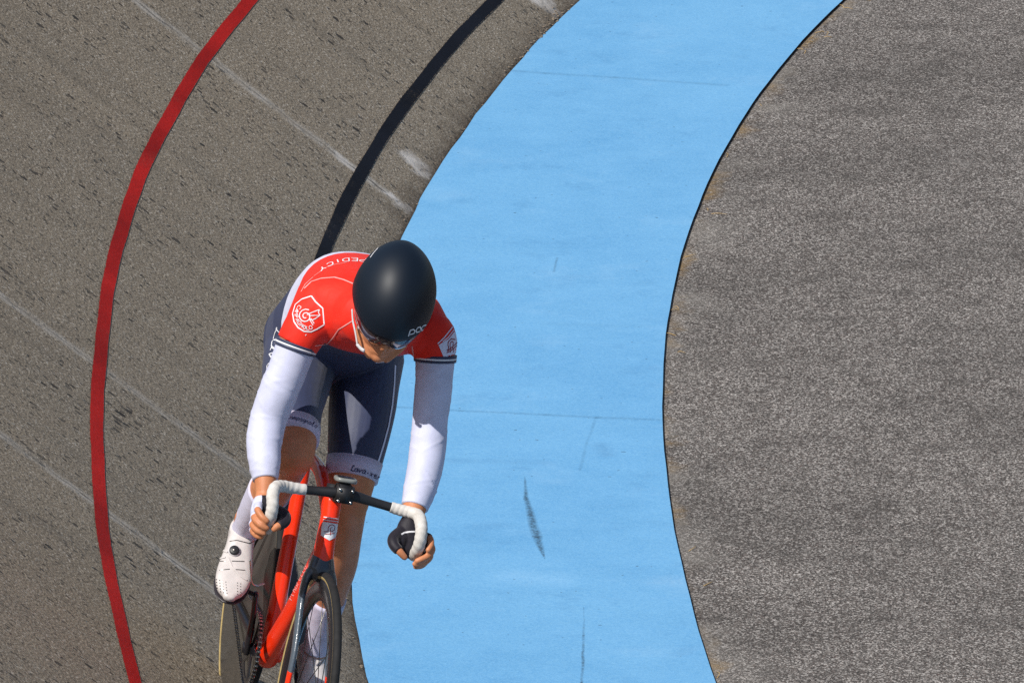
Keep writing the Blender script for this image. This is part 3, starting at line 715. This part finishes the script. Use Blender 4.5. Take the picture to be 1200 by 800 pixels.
# shoes
def shoe(F, side):
    secs = [(.000, .018, -.078, .030), (.015, .030, -.088, .062), (.045, .035, -.090, .078), (.08, .036, -.090, .082), (.11, .037, -.090, .074), (.14, .041, -.090, .060), (.175, .0455, -.090, .050), (.21, .0465, -.090, .043), (.24, .0415, -.089, .037), (.262, .032, -.088, .031), (.276, .018, -.086, .024)]
    mb = MB()
    pts = [fp(F, t, 0, b + h / 2) for t, w, b, h in secs]; rad = [(w, h / 2) for t, w, b, h in secs]
    mb.add(loft(pts, rad, tuple(F[3]), 36, 4, 'round', sup=2.6))
    mb.add(loft([fp(F, .062, 0, -.045), fp(F, .066, 0, -.018)], [(.037, .046), (.036, .041)], tuple(F[3]), 30, 3, 'flat'))
    o = link('shoe', remesh(mb, .0025, 3), [M_shoe], RIDER)
    s = MB(); pl = [(t, w * 1.02) for t, w, b, h in secs]
    s.add(loft([fp(F, t, 0, -.094) for t, w in pl], [(w, .004) for t, w in pl], tuple(F[3]), 28, 4, 'round')); build(s, 'sole', M_sole, o)
    s = MB(); s.add(box(fp(F, .195, 0, -.101), .05, .06, .012, (tuple(F[3]), tuple(F[1]), tuple(F[2])))); build(s, 'cleat', M_mblack, o, False)
    return o
shR = shoe(FR, -1); shL = shoe(FL, 1)

# helmet
def helmet():
    mb = MB(); nu, nv = 64, 26; v = []
    rows = []
    c0 = hp(0, -.012, .012)
    for i in range(nv + 1):
        th = (math.pi / 2) * 1.02 * i / nv
        row = []
        for k in range(nu):
            ph = 2 * math.pi * k / nu
            sx, sd = math.cos(ph), math.sin(ph)          # side, forward
            rd = .152 if sd > 0 else .150
            w = .1065 * (1 - .10 * max(0, -sd) ** 2)
            z = .134 * math.cos(th) - (.022 * max(0, -sd) + .006 * abs(sx) + .016 * max(0, sd) ** 2) * (i / nv) ** 2.2
            row.append(c0 + aX * (w * sx * math.sin(th)) + dF * (rd * sd * math.sin(th)) + hH * (z + .012 * (1 - math.cos(th)) * 0))
        rows.append(row)
    inner = []
    for i in (nv, nv - 2, nv - 6):
        inner.append([c0 + (p - c0) * .93 for p in rows[i]])
    rows = rows + inner
    f = []; v = [p for r in rows for p in r]
    for i in range(len(rows) - 1):
        for k in range(nu):
            k2 = (k + 1) % nu; f.append((i * nu + k, i * nu + k2, (i + 1) * nu + k2, (i + 1) * nu + k))
    mb.add((v, f)); return build(mb, 'helmet', M_helm, RIDER)
HEL = helmet()
# visor: curved lens under the brim
def visor():
    rows = []
    for j in range(9):
        t = j / 8; row = []
        for k in range(41):
            ph = R(-78 + 156 * k / 40)
            dip = .052 * (1 - .30 * math.exp(-(ph / .28) ** 2)) * (math.cos(ph) ** .5)
            h = -.004 - t * dip; rr = 1 - .09 * t * t
            row.append(hp(math.sin(ph) * .099 * rr, -.012 + math.cos(ph) * .1475 * rr, h))
        rows.append(row)
    v = [p for r in rows for p in r]; f = []
    for i in range(8):
        for k in range(40): f.append((i * 41 + k, i * 41 + k + 1, (i + 1) * 41 + k + 1, (i + 1) * 41 + k))
    mb = MB(); mb.add((v, f)); o = build(mb, 'visor', M_visor, HEL)
    s = o.modifiers.new('t', 'SOLIDIFY'); s.thickness = .0025; s.offset = -1
    return o
visor()
T_h = bvh(HEL)
mb = MB()
q = lambda L, ox, oy, k: [(ox + x / k, oy + y / k) for x, y in L]
for st in ([(795, 355), (815, 287), (850, 276), (868, 290), (858, 324), (812, 336)], [(888, 310), (882, 290), (900, 256), (930, 248), (940, 270), (924, 302), (888, 310)], [(1000, 225), (968, 233), (944, 262), (950, 290), (985, 280)]):
    ribbon(mb, T_h, q(st, 399, 358, 10), .0036, .0012)
build(mb, 'maker_mark', M_print, HEL, False)
mb = MB(); ribbon(mb, T_h, [(443, 291), (438, 296.5), (434, 302)], .004, .001); build(mb, 'trim_line', M_print, HEL, False)
# chin strap
mb = MB()
mb.add(loft([hp(-.088, .020, .0), hp(-.084, .018, -.03), hp(-.070, .030, -.070), hp(-.030, .048, -.118), hp(0, .055, -.126), hp(.030, .048, -.118), hp(.070, .030, -.070), hp(.086, .018, -.02)], [(.002, .0065)] * 8, tuple(dF), 10, 6))
mb.add(ellipsoid(hp(-.066, .050, -.066), HA, (.004, .008, .010), 12, 8))
build(mb, 'chin_strap', M_strap, HEL)

mb = MB(); mb.add(loft([at(412.6, 363, -.11), at(413.6, 376, -.10), at(416.5, 390, -.085), at(418.6, 403, -.075)], [(.0022, .004)] * 4, (1, 0, 0), 10, 5)); mb.add(loft([at(419, 404, -.075), at(423, 408.5, -.068), at(426, 410.5, -.062)], [(.004, .005)] * 3, (1, 0, 0), 12, 3))
build(mb, 'helmet_trim', M_strap, HEL)
# gloves
def glove(palm, fing, thumb, mats, side, web):
    mb = MB(); inf = .0028
    mb.add(loft([at(*p) for p in palm[0]][0 if side > 0 else 1:], [(a + inf, b + inf) for a, b in palm[1]][0 if side > 0 else 1:], (1, 0, 0), 24, 5, 'round'))
    for f in fing: mb.add(loft([at(*p) for p in f[0][:2]], [f[1][0] + inf, f[1][1] + inf * .7], (1, 0, 0), 14, 4, 'flat'))
    mb.add(loft([at(*p) for p in thumb[0][:4]], [r + inf for r in thumb[1][:4]], (1, 0, 0), 16, 4, 'flat'))
    mb.add(ellipsoid(at(*web), XYZ, (.016, .022, .024)))
    me = remesh(mb, .0025, 2); o = link('glove', me, mats, RIDER)
    if len(mats) > 1:
        for p in me.polygons:
            p.material_index = 1 if p.center.x < side_x else 0
    return o
side_x = at(306, 605, -.03).x
glR = glove(palmR, fingR, (thumbR[0][:4], thumbR[1][:4]), [M_blackf, M_white], -1, (324, 604, -.05))
glL = glove(palmL, fingL, (thumbL[0][:4], thumbL[1][:4]), [M_blackf], 1, (470, 633, -.048))
mb = MB(); tg = bvh(glL); ribbon(mb, tg, [(470, 626), (474, 623.8), (480, 622.8), (486, 622.6)], .0042, .001); build(mb, 'glove_stripe', M_print, glL, False)

# ---- prints on the kit
tj = bvh(jer); mb = MB()
W = .0028
sh8 = lambda L: q(L, 300, 330, 8)
ribbon(mb, tj, sh8([(520, 135), (560, 190), (628, 250), (640, 402), (570, 445), (515, 470), (450, 465), (395, 430), (358, 375), (345, 300), (370, 215), (430, 165), (520, 135)]), W * 1.2)
sp_ = [(465 + (8 + 2.6 * k) * math.cos(k * .5) , 325 + (8 + 2.6 * k) * math.sin(k * .5) * 1.0) for k in range(2, 24)]
ribbon(mb, tj, sh8(sp_), W * .9)
for st in ([(478, 312), (520, 292), (595, 262), (585, 290), (600, 315), (560, 345), (525, 362), (505, 350)], [(495, 318), (560, 318), (598, 318)], [(500, 350), (535, 408)], [(515, 345), (545, 392)]): ribbon(mb, tj, sh8(st), W * .8)
text_px(mb, tj, 'CAMPAGNOLO', sh8([(402, 222), (368, 270), (364, 320), (378, 370), (410, 415), (455, 445), (500, 452), (540, 435)]), 3.9, .0017)
ribbon(mb, tj, [(358, 392), (358.6, 392.6)], .004)
build(mb, 'sleeve_crest', M_print, jer, False)
mb = MB(); k13 = lambda L: q(L, 350, 290, 13.33)
for L_, w_ in ((k13([(90, 640), (200, 535), (350, 485), (560, 468), (700, 505), (885, 582)]), .0042), (k13([(240, 450), (420, 320), (560, 270), (740, 240)]), .0018),
               ([(369, 405), (383, 403), (390, 396), (397, 386), (405, 381), (413, 376)], .0028), ([(482.5, 405), (484.5, 415), (487, 425)], .003), ([(353, 342), (358, 333), (367, 325)], .0025)):
    mb = MB(); ribbon(mb, tj, L_, w_)
    if mb.f: build(mb, 'piping', M_pink, jer, False)
mb = MB(); text_px(mb, tj, 'PEDICY', [(429, 303.5), (412, 302.5), (397, 304), (384, 309), (372, 317)], 3.6, .0032)
build(mb, 'back_lettering', M_print, jer, False)
mb = MB(); s16 = lambda L: q(L, 505, 375, 16)
patch(mb, tj, s16([(140, 465), (225, 410), (330, 350), (450, 195), (500, 290), (505, 420), (500, 540), (430, 665), (340, 685), (235, 690)]), .0012, 0)
ribbon(mb, tj, s16([(125, 440), (250, 320), (400, 130)]), .0030, .0016, 0); ribbon(mb, tj, s16([(215, 400), (320, 320), (436, 168)]), .0026, .0016, 0)
for st in ([(292, 558), (330, 540), (312, 470), (318, 405), (375, 350), (445, 365)], [(290, 608), (345, 585), (400, 545), (475, 470)], [(300, 585), (480, 420)], [(350, 600), (365, 560), (350, 500), (352, 430), (385, 395), (410, 420), (400, 470)], [(410, 600), (420, 560), (385, 500)]): ribbon(mb, tj, s16(st), .0024, .0022, 1)
build(mb, 'sleeve_badge', [M_printlilac, M_redprint], jer, False)
# white lower back panel, white piping below the chest
mb = MB(); patch(mb, tj, [(441, 414), (456, 415), (455, 424), (440, 425)], .0012, 0); build(mb, 'chest_patch', [M_printlilac], jer, False)
# white rear panel of the jersey: a shell a hair larger over the lower back
def backpanel():
    T = [t for t in torso if .42 < t[0] < .70]
    mb = MB(); P0 = [(.66, 1.130, .018, .158, .121), (.58, 1.180, .017, .1525, .122), (.50, 1.225, .016, .150, .125), (.415, 1.263, .016, .163, .1295)]
    v, f = loft([(x, y, z) for y, z, x, w, h in P0], [(w + .009, h + .009) for y, z, x, w, h in P0], (1, 0, 0), 64, 6, 'flat', wr(21, .0025, 14, .06), sup=2.3)
    mb.add((v, f)); return build(mb, 'back_panel', M_white, jer)
ts = bvh(sh); mb = MB()
ribbon(mb, ts, [(463, 428), (462, 450), (459.5, 475), (455, 500), (449, 522), (443, 541)], .007)
build(mb, 'side_seam', M_printlilac, sh, False)
mb = MB()
text_px(mb, ts, '}ava', [(324, 384), (318.5, 402), (314.5, 420), (311.5, 440)], 8.5, .0034, adv=5.4)
build(mb, 'thigh_lettering', M_print, sh, False)
tb_ = bvh(bR); mb = MB(); text_px(mb, tb_, '{ampagnolo', [(336.5, 490.5), (346, 491.5), (356, 494.5), (364, 498), (371, 502)], 4.6, .0016); build(mb, 'band_lettering', M_darkprint, bR, False)
tb_ = bvh(bL); mb = MB(); text_px(mb, tb_, '}ava-xer', [(411, 551.5), (420, 553), (430, 556), (438, 559.5), (445, 563.5)], 6.0, .0024); build(mb, 'band_lettering', M_darkprint, bL, False)
# shoe details
tsh = bvh(shR); mb = MB(); z6 = lambda L: q(L, 240, 590, 6.15)
def dialat(tree, px, py, r):
    h = hit(tree, px, py); p, n = h; mb = MB()
    mb.add(loft([p - n * .003, p + n * .004], [r * 1.25, r * 1.2], tuple(n.orthogonal()), 28, 1, 'flat'), 0)
    mb.add(loft([p + n * .004, p + n * .009, p + n * .0105], [r, r * .96, r * .8], tuple(n.orthogonal()), 28, 1, 'flat'), 1)
    mb.add(loft([p + n * .0105, p + n * .0112], [r * .35, r * .3], tuple(n.orthogonal()), 20, 1, 'flat'), 2)
    return mb
build(dialat(tsh, 274.6, 645.5, .0132), 'dial', [M_strap, M_mblack, M_dsteel], shR)
mb = MB()
for st in ([(100, 412), (155, 415)], [(195, 412), (285, 415)], [(105, 478), (180, 470)], [(210, 472), (290, 478)], [(180, 270), (230, 262), (320, 285), (365, 265)]):
    mb = MB(); ribbon(mb, tsh, z6(st), .0022, .0008, 0)
    if mb.f: build(mb, 'strap_edge', M_dsteel, shR, False)
mb = MB()
for st in ([(170, 395), (195, 455), (255, 520), (300, 550)], [(60, 450), (95, 400), (150, 385)], [(120, 330), (165, 350)]): ribbon(mb, tsh, z6(st), .005, .0022, 0)
build(mb, 'shoe_strap', M_shoe, shR, False)
mb = MB()
for i in range(5):
    for j in range(4):
        x = 82 + j * 22 + i * 2; y = 545 + i * 20 + j * 6
        ribbon(mb, tsh, z6([(x, y), (x + 6, y + 1)]), .0026, .0008)
        if j < 2: ribbon(mb, tsh, z6([(x + 150 - i * 2, y + 25), (x + 156 - i * 2, y + 25)]), .0024, .0008)
build(mb, 'vent_pattern', M_dsteel, shR, False)

# ------------------------------------------------------------------ BICYCLE
def tube(pts, rad, ref=(1, 0, 0), seg=24, n=5, cap='round', sup=2.2): return loft(pts, rad, ref, seg, n, cap, None, sup)
BB = V((0, .585, .285)); HT = at(401, 590, -.185); HT.x = .004
HT = V((.002, .185, HT.z)); HB = V((0, .150, .668))
SC = V((.018, .715, .800)); RH = V((0, .965, .334)); FH = V((0, 0, .334))
fr_ = MB()
fr_.add(tube([HT + V((0, .003, .004)), (HT + HB) / 2, HB], [(.0235, .026), (.0235, .032), (.0275, .034)]))
fr_.add(tube([HT + V((0, .02, -.035)), (HT + SC) / 2 + V((0, 0, .012)), SC + V((0, 0, -.01))], [(.018, .026), (.016, .019), (.016, .019)]))
fr_.add(tube([HB + V((0, .012, .03)), HB * .55 + BB * .45, BB + V((0, -.03, .01)), BB], [(.021, .034), (.021, .034), (.027, .038), (.032, .036)]))
fr_.add(tube([SC + V((0, .01, .045)), SC * .5 + BB * .5, BB + V((0, 0, .0))], [(.0185, .024), (.0200, .027), (.024, .032)]))
fr_.add(cyl(BB + V((-.036, 0, 0)), BB + V((.036, 0, 0)), .026, 28))
sy = MB()
for s in (-1, 1):
    sy = MB()
    sy.add(tube([BB + V((.024 * s, .01, -.005)), BB + V((.034 * s, .13, .012)), RH + V((.060 * s, 0, 0))], [(.010, .016), (.009, .014), (.008, .010)], n=6, seg=16))
    build(sy, 'chain_stay', M_frame if s > 0 else M_black, BIKE); sy = MB()
    sy.add(tube([SC + V((.012 * s, .01, -.06)), SC * .5 + RH * .5 + V((.04 * s, 0, -.02)), RH + V((.060 * s, 0, 0))], [(.007, .010), (.007, .010), (.007, .009)], n=6, seg=16))
    build(sy, 'seat_stay', M_black, BIKE)
FRAME = link('frame', remesh(fr_, .0028, 3), [M_frame], BIKE)
tf = bvh(FRAME); k6 = lambda L: q(L, 320, 540, 6.667)
mb = MB(); patch(mb, tf, k6([(390, 472), (512, 492), (506, 545), (495, 590), (440, 620), (375, 580), (380, 520)]), .0010, 0)
ribbon(mb, tf, k6([(397, 436), (515, 453)]), .0024, .001, 0); ribbon(mb, tf, k6([(393, 457), (514, 474)]), .0022, .001, 0)
for st in ([(398, 550), (430, 550), (430, 522), (442, 502), (464, 496), (480, 510), (478, 535), (462, 548), (450, 550)], [(447, 578), (447, 527), (460, 516)], [(408, 572), (476, 562)]): ribbon(mb, tf, k6(st), .0017, .0016, 1)
build(mb, 'head_badge', [M_print, M_redprint], FRAME, False)
mb = MB(); text_px(mb, tf, '[inarello', [(342.5, 703), (349, 688), (356, 673), (361, 663)], 5.0, .0020, slant=.15); build(mb, 'tube_lettering', M_pink, FRAME, False)
# seat post and saddle
mb = MB(); mb.add(tube([SC + V((0, .005, .02)), SC + V((0, .045, .16))], [(.013, .021), (.012, .020)])); build(mb, 'seat_post', M_mblack, BIKE)
mb = MB(); sz = 1.022
mb.add(tube([(0.004, .585, sz - .004), (0, .64, sz), (0, .72, sz), (0, .80, sz + .004), (0, .845, sz + .008)], [(.016, .012), (.022, .017), (.042, .02), (.066, .021), (.06, .014)], n=6))
SAD = build(mb, 'saddle', smat('pale_saddle', (.5, .48, .5), .4), BIKE)
mb = MB()
for s in (-1, 1): mb.add(tube([(.02 * s, .62, sz - .02), (.022 * s, .70, sz - .04), (.022 * s, .80, sz - .035)], [.0035] * 3, seg=10))
build(mb, 'saddle_rail', M_steel, SAD)
# steering
AXD = (HT - HB).normalized(); ST = Matrix.Translation(HB) @ Matrix.Rotation(R(.6), 4, AXD) @ Matrix.Translation(-HB)
def steer(mb): mb.v = [tuple(ST @ V(p)) for p in mb.v]; return mb
fk = MB()
cr = HB + V((0, -.006, -.012))
fk.add(tube([cr + V((0, .006, .012)), cr + V((0, -.008, -.012))], [(.030, .034), (.036, .030)]))
for s in (-1, 1):
    fk.add(tube([cr + V((.014 * s, -.004, -.002)), cr + V((.034 * s, -.012, -.035)), cr + V((.040 * s, -.03, -.10)), V((.047 * s, .035, .45)), V((.053 * s, .006, .345)), V((.053 * s, 0, .330))], [(.016, .022), (.0105, .022), (.0085, .021), (.0075, .017), (.007, .012), (.007, .011)], n=6, seg=20))
FORK = link('fork', remesh(steer(fk), .0026, 3), [M_fork, M_forkl, M_frame], BIKE)
for p in FORK.data.polygons:
    z = p.center.z
    if z < .585: p.material_index = 1
    if .357 < z < .405 or z < .345: p.material_index = 2
# wheels
def tyre_mesh(c, ax=(1, 0, 0), r=.3225, t=.0118):
    prof = []; mm = []
    for k in range(20):
        a = 2 * math.pi * k / 20; prof.append((r + t * math.cos(a), t * math.sin(a) * .96))
        am = math.degrees((a + math.pi / 20)) % 360; am = am if am < 180 else 360 - am
        mm.append(1 if 82 < am < 150 else 0)
    return lathe(c, ax, prof, 128, mm)
def front_wheel():
    rim = MB(); hw = .0105
    rim.add(lathe(FH, (1, 0, 0), [(.316, -.0095), (.318, 0), (.316, .0095), (.300, .0125), (.278, .0115), (.264, .0065), (.260, 0), (.264, -.0065), (.278, -.0115), (.300, -.0125)], 128))
    W_ = build(steer(rim), 'wheel', M_black, BIKE)
    t = MB(); t.add(tyre_mesh(FH)); build(steer(t), 'tyre', [M_rubber, M_tan], W_)
    h = MB(); h.add(lathe(FH, (1, 0, 0), [(.005, -.052), (.012, -.050), (.012, -.045), (.020, -.034), (.020, -.029), (.011, -.022), (.011, .022), (.020, .029), (.020, .034), (.012, .045), (.012, .050), (.005, .052)], 32)); build(steer(h), 'hub', M_dsteel, W_)
    for k in range(20):
        s = -1 if k % 2 else 1; a = 2 * math.pi * k / 20 + .1; b = a + (.55 if (k // 2) % 2 else -.55)
        p = FH + V((.031 * s, .019 * math.cos(b), .019 * math.sin(b))); e = FH + V((.002 * s, .262 * math.cos(a), .262 * math.sin(a)))
        m_ = MB(); m_.add(cyl(p, e, .0011, 6)); build(steer(m_), 'spoke', M_dsteel, W_)
    m_ = MB(); m_.add(cyl(FH + V((-.062, 0, 0)), FH + V((.062, 0, 0)), .0075, 16)); build(steer(m_), 'axle_nut', M_steel, W_)
    return W_
tag(front_wheel(), 'deep black rimmed front wheel with thin spokes and tan sidewalls')
dm = MB(); dm.add(lathe(RH, (1, 0, 0), [(.001, -.030), (.030, -.030), (.09, -.0215), (.22, -.0125), (.300, -.0112), (.316, -.0095), (.318, 0), (.316, .0095), (.300, .0112), (.22, .0125), (.09, .0215), (.030, .030), (.001, .030)], 128, closed=False))
RW = tag(build(dm, 'wheel', M_disc, BIKE), 'solid grey disc rear wheel with tan sidewalled tyre')
t = MB(); t.add(tyre_mesh(RH)); build(t, 'tyre', [M_rubber, M_tan], RW)
mb = MB(); mb.add(cyl(RH + V((-.07, 0, 0)), RH + V((.07, 0, 0)), .009, 16)); build(mb, 'axle_nut', M_steel, RW)
def cog(c, x, r, n, w=.003, holes=None):
    v = []; f = []; pr = []
    for k in range(n * 4):
        a = 2 * math.pi * k / (n * 4); rr = r + (.0035 if k % 4 in (1, 2) else -.001); pr.append((rr, a))
    for xx in (-w / 2, w / 2):
        for rr, a in pr: v.append(c + V((x + xx, rr * math.cos(a), rr * math.sin(a))))
        for rr, a in pr: v.append(c + V((x + xx, r * .80 * math.cos(a), r * .80 * math.sin(a))))
    N = n * 4
    for k in range(N):
        k2 = (k + 1) % N
        f += [(k, k2, N + k2, N + k), (2 * N + k2, 2 * N + k, 3 * N + k, 3 * N + k2), (k2, k, 2 * N + k, 2 * N + k2), (N + k, N + k2, 3 * N + k2, 3 * N + k)]
    return v, f
XC = -.045
mb = MB(); mb.add(cog(RH, XC, .031, 15)); build(mb, 'sprocket', M_dsteel, RW, False)
CA = R(18)
mb = MB(); mb.add(cog(BB, XC, .100, 49))
for k in range(5):
    a = CA + 2 * math.pi * k / 5; e = BB + V((XC, -.083 * math.sin(a), .083 * math.cos(a)))
    mb.add(tube([BB + V((XC, 0, 0)), e], [(.004, .017), (.003, .010)], seg=12))
CHR = build(mb, 'chainring', M_black, BIKE, False)
# chain: link plates along the loop round ring and sprocket
def chain():
    mb = MB(); pts = []; Rr, rr = .1005, .0335
    d = RH - BB; L = math.hypot(d.y, d.z); base = math.atan2(d.z, d.y); al = math.acos((Rr - rr) / L)
    def P(c, r, a): return (c.y + r * math.cos(a), c.z + r * math.sin(a))
    a0 = base + al; a1 = base - al + 2 * math.pi
    n = 60
    for k in range(n + 1): pts.append(P(BB, Rr, a0 + (a1 - a0) * k / n))
    b0 = base - al; b1 = base + al
    for k in range(25): pts.append(P(RH, rr, b0 + (b1 - b0) * k / 24))
    pts.append(pts[0]); pts = np.array(pts); seg = np.linalg.norm(np.diff(pts, axis=0), axis=1); cum = np.r_[0, np.cumsum(seg)]
    N = int(cum[-1] / .0127); D = np.linspace(0, cum[-1], N + 1)
    y = np.interp(D, cum, pts[:, 0]); z = np.interp(D, cum, pts[:, 1])
    for i in range(N):
        a = V((0, y[i], z[i])); b = V((0, y[i + 1], z[i + 1])); t = (b - a).normalized(); nn = V((1, 0, 0)).cross(t); w = .0035 if i % 2 else .0022
        for s in (-1, 1): mb.add(box((a + b) / 2 + V((XC + w * s, 0, 0)), .001, (b - a).length + .006, .008, ((1, 0, 0), tuple(t), tuple(nn))), 0)
        mb.add(cyl(a + V((XC - .005, 0, 0)), a + V((XC + .005, 0, 0)), .0036, 8), 1)
    return build(mb, 'chain', [M_dsteel, M_steel], BIKE, False)
chain()
# cranks and pedals
def crank(s):
    dy = V((0, -math.sin(CA), math.cos(CA))) * (1 if s < 0 else -1)
    a = BB + V((.058 * s, 0, 0)); b = a + dy * .168 + V((.016 * s, 0, 0)); mb = MB()
    mb.add(tube([a - dy * .008, a + dy * .09 + V((.006 * s, 0, 0)), b], [(.010, .020), (.008, .014), (.008, .015)], seg=18)); mb.add(cyl(BB, a + V((.012 * s, 0, 0)), .015, 20))
    c_ = build(mb, 'crank', M_black, BIKE)
    F = FR if s < 0 else FL; c0 = fp(F, .185, 0, -.114); ax = (tuple(F[3]), tuple(F[1]), tuple(F[2])); p = MB()
    p.add(box(c0, .058, .062, .012, ax)); p.add(box(c0 + F[1] * .034, .045, .012, .016, ax)); p.add(cyl(b, c0, .006, 12))
    o = build(p, 'pedal', M_mblack, c_, False)
    p = MB(); u = V((-s, 0, 0)); k0 = c0 + u * .036
    p.add(tube([at(*x_) for x_ in ((293, 656, -.50), (293.6, 670, -.50), (295, 682, -.50), (301, 685.5, -.51), (309, 683.5, -.53))] if s < 0 else [k0 - F[1] * .03, k0 + F[1] * .015 + F[2] * .004, k0 + F[1] * .035 + F[2] * .035], [.0026] * (5 if s < 0 else 3), seg=8)); build(p, 'pedal_clip', M_steel, o)
    return b
crank(-1); crank(1)
# handlebar
barR = [(403, 578, -.09), (388, 576.5, -.09), (372, 575, -.09), (358, 573.5, -.088), (343, 571.5, -.083), (331, 569.5, -.072), (323, 571, -.050), (319.5, 580, -.022), (319.5, 592, -.004), (317.5, 604, -.004), (314, 616, -.022), (312.5, 618, -.055), (312, 608, -.11)]
barL = [(403, 578, -.09), (420, 582.5, -.09), (436, 587.5, -.09), (458, 594, -.088), (470, 597.5, -.083), (482, 600.5, -.072), (490, 604, -.050), (493.5, 614, -.022), (493.5, 626, -.004), (491, 639, -.002), (487, 648, -.022), (485, 650, -.052), (484.5, 641, -.11)]
mb = MB()
for B in (barR, barL): mb.add(tube([at(*p) for p in B[:5]], [.0145, .0135, .0118, .0115, .0115], n=6))
BAR = build(mb, 'handlebar', M_mblack, BIKE)
for B in (barR, barL):
    def tw(t, an, n=17): return .0011 * (1 - abs(2 * ((t * n + an / (2 * math.pi)) % 1) - 1)) 
    mb = MB(); mb.add(loft([at(*p) for p in B[3:]], [.0135, .0145, .015, .0155, .0155, .015, .015, .015, .015, .015], (1, 0, 0), 26, 16, 'flat', tw))
    tp = build(mb, 'bar_tape', M_tape, BAR)
# stem, clamp, computer
CL = at(403, 578, -.09)
mb = MB(); mb.add(tube([HT + V((0, .005, .018)), CL], [(.017, .017), (.019, .02)], n=4)); mb.add(cyl(HT + V((0, 0, -.004)), HT + V((0, .012, .045)), .021, 28)); mb.add(cyl(CL + V((-.022, 0, 0.002)), CL + V((.022, 0, -.002)), .0225, 28)); mb.add(box(CL + V((0, -.018, 0)), .044, .012, .040))
STM = build(mb, 'stem', M_mblack, BIKE)
for dx in (-.016, .016):
    for dz in (-.015, .015):
        mb = MB(); mb.add(cyl(CL + V((dx, -.022, dz)), CL + V((dx, -.0265, dz)), .0035, 12)); build(mb, 'bolt', M_steel, STM)
for px in (393.5, 410.5):
    mb = MB(); c1 = at(px, 578 + (px - 402) * .25, -.09); mb.add(lathe(c1, (1, .02, -.05), [(.0215, -.0018), (.0240, -.0018), (.0240, .0018), (.0215, .0018)], 36)); build(mb, 'clamp_ring', M_dsteel, STM)
mb = MB(); c1 = at(404, 566, -.11); mb.add(tube([c1 + V((0, .03, -.02)), c1 + V((0, -.005, -.002))], [(.013, .006), (.018, .006)])); build(mb, 'computer_mount', M_mblack, STM)
c1 = at(405, 561.5, -.115); axc = (V((1, 0, 0)), V((0, .99, -.13)), V((0, .13, .99)))
mb = MB(); mb.add(loft([c1 - axc[2] * .006, c1 - axc[2] * .003, c1 + axc[2] * .003, c1 + axc[2] * .0055], [(.0265, .026), (.029, .029), (.029, .029), (.026, .026)], tuple(axc[0]), 32, 2, 'flat', sup=3.2), 0)
mb.add(loft([c1 + axc[2] * .0056, c1 + axc[2] * .006], [(.022, .021), (.0215, .0205)], tuple(axc[0]), 28, 1, 'flat', sup=4), 1)
build(mb, 'cycle_computer', [smat('silver_plastic', (.22, .23, .22), .3), M_black], STM)
mb = MB(); mb.add(tube([HB + V((0, 0, -.008)), HB + V((0, .002, .004))], [(.0285, .034), (.0285, .034)])); 

# ------------------------------------------------------------------ light
SUN = V((-.45, -.46, .765)).normalized()
sd = bpy.data.lights.new('sun', 'SUN'); sd.energy = 4.7; sd.angle = R(.53); sd.color = (1, .955, .88)
so = bpy.data.objects.new('sun', sd); COL.objects.link(so); so.rotation_euler = SUN.to_track_quat('Z', 'Y').to_euler(); so.location = (-4, -6, 12)
w = bpy.data.worlds.new('World'); sc.world = w; w.use_nodes = True
sky = w.node_tree.nodes.new('ShaderNodeTexSky'); sky.sky_type = 'NISHITA'; sky.sun_disc = False
sky.sun_elevation = math.asin(SUN.z); sky.sun_rotation = math.atan2(SUN.x, SUN.y)
bg = w.node_tree.nodes['Background']; bg.inputs[1].default_value = .088; w.node_tree.links.new(sky.outputs[0], bg.inputs[0])
sc.view_settings.view_transform = 'Standard'; sc.view_settings.look = 'None'; sc.view_settings.exposure = 0; sc.view_settings.gamma = 1
sc.cycles.max_bounces = 6
sc.cycles.use_denoising = False
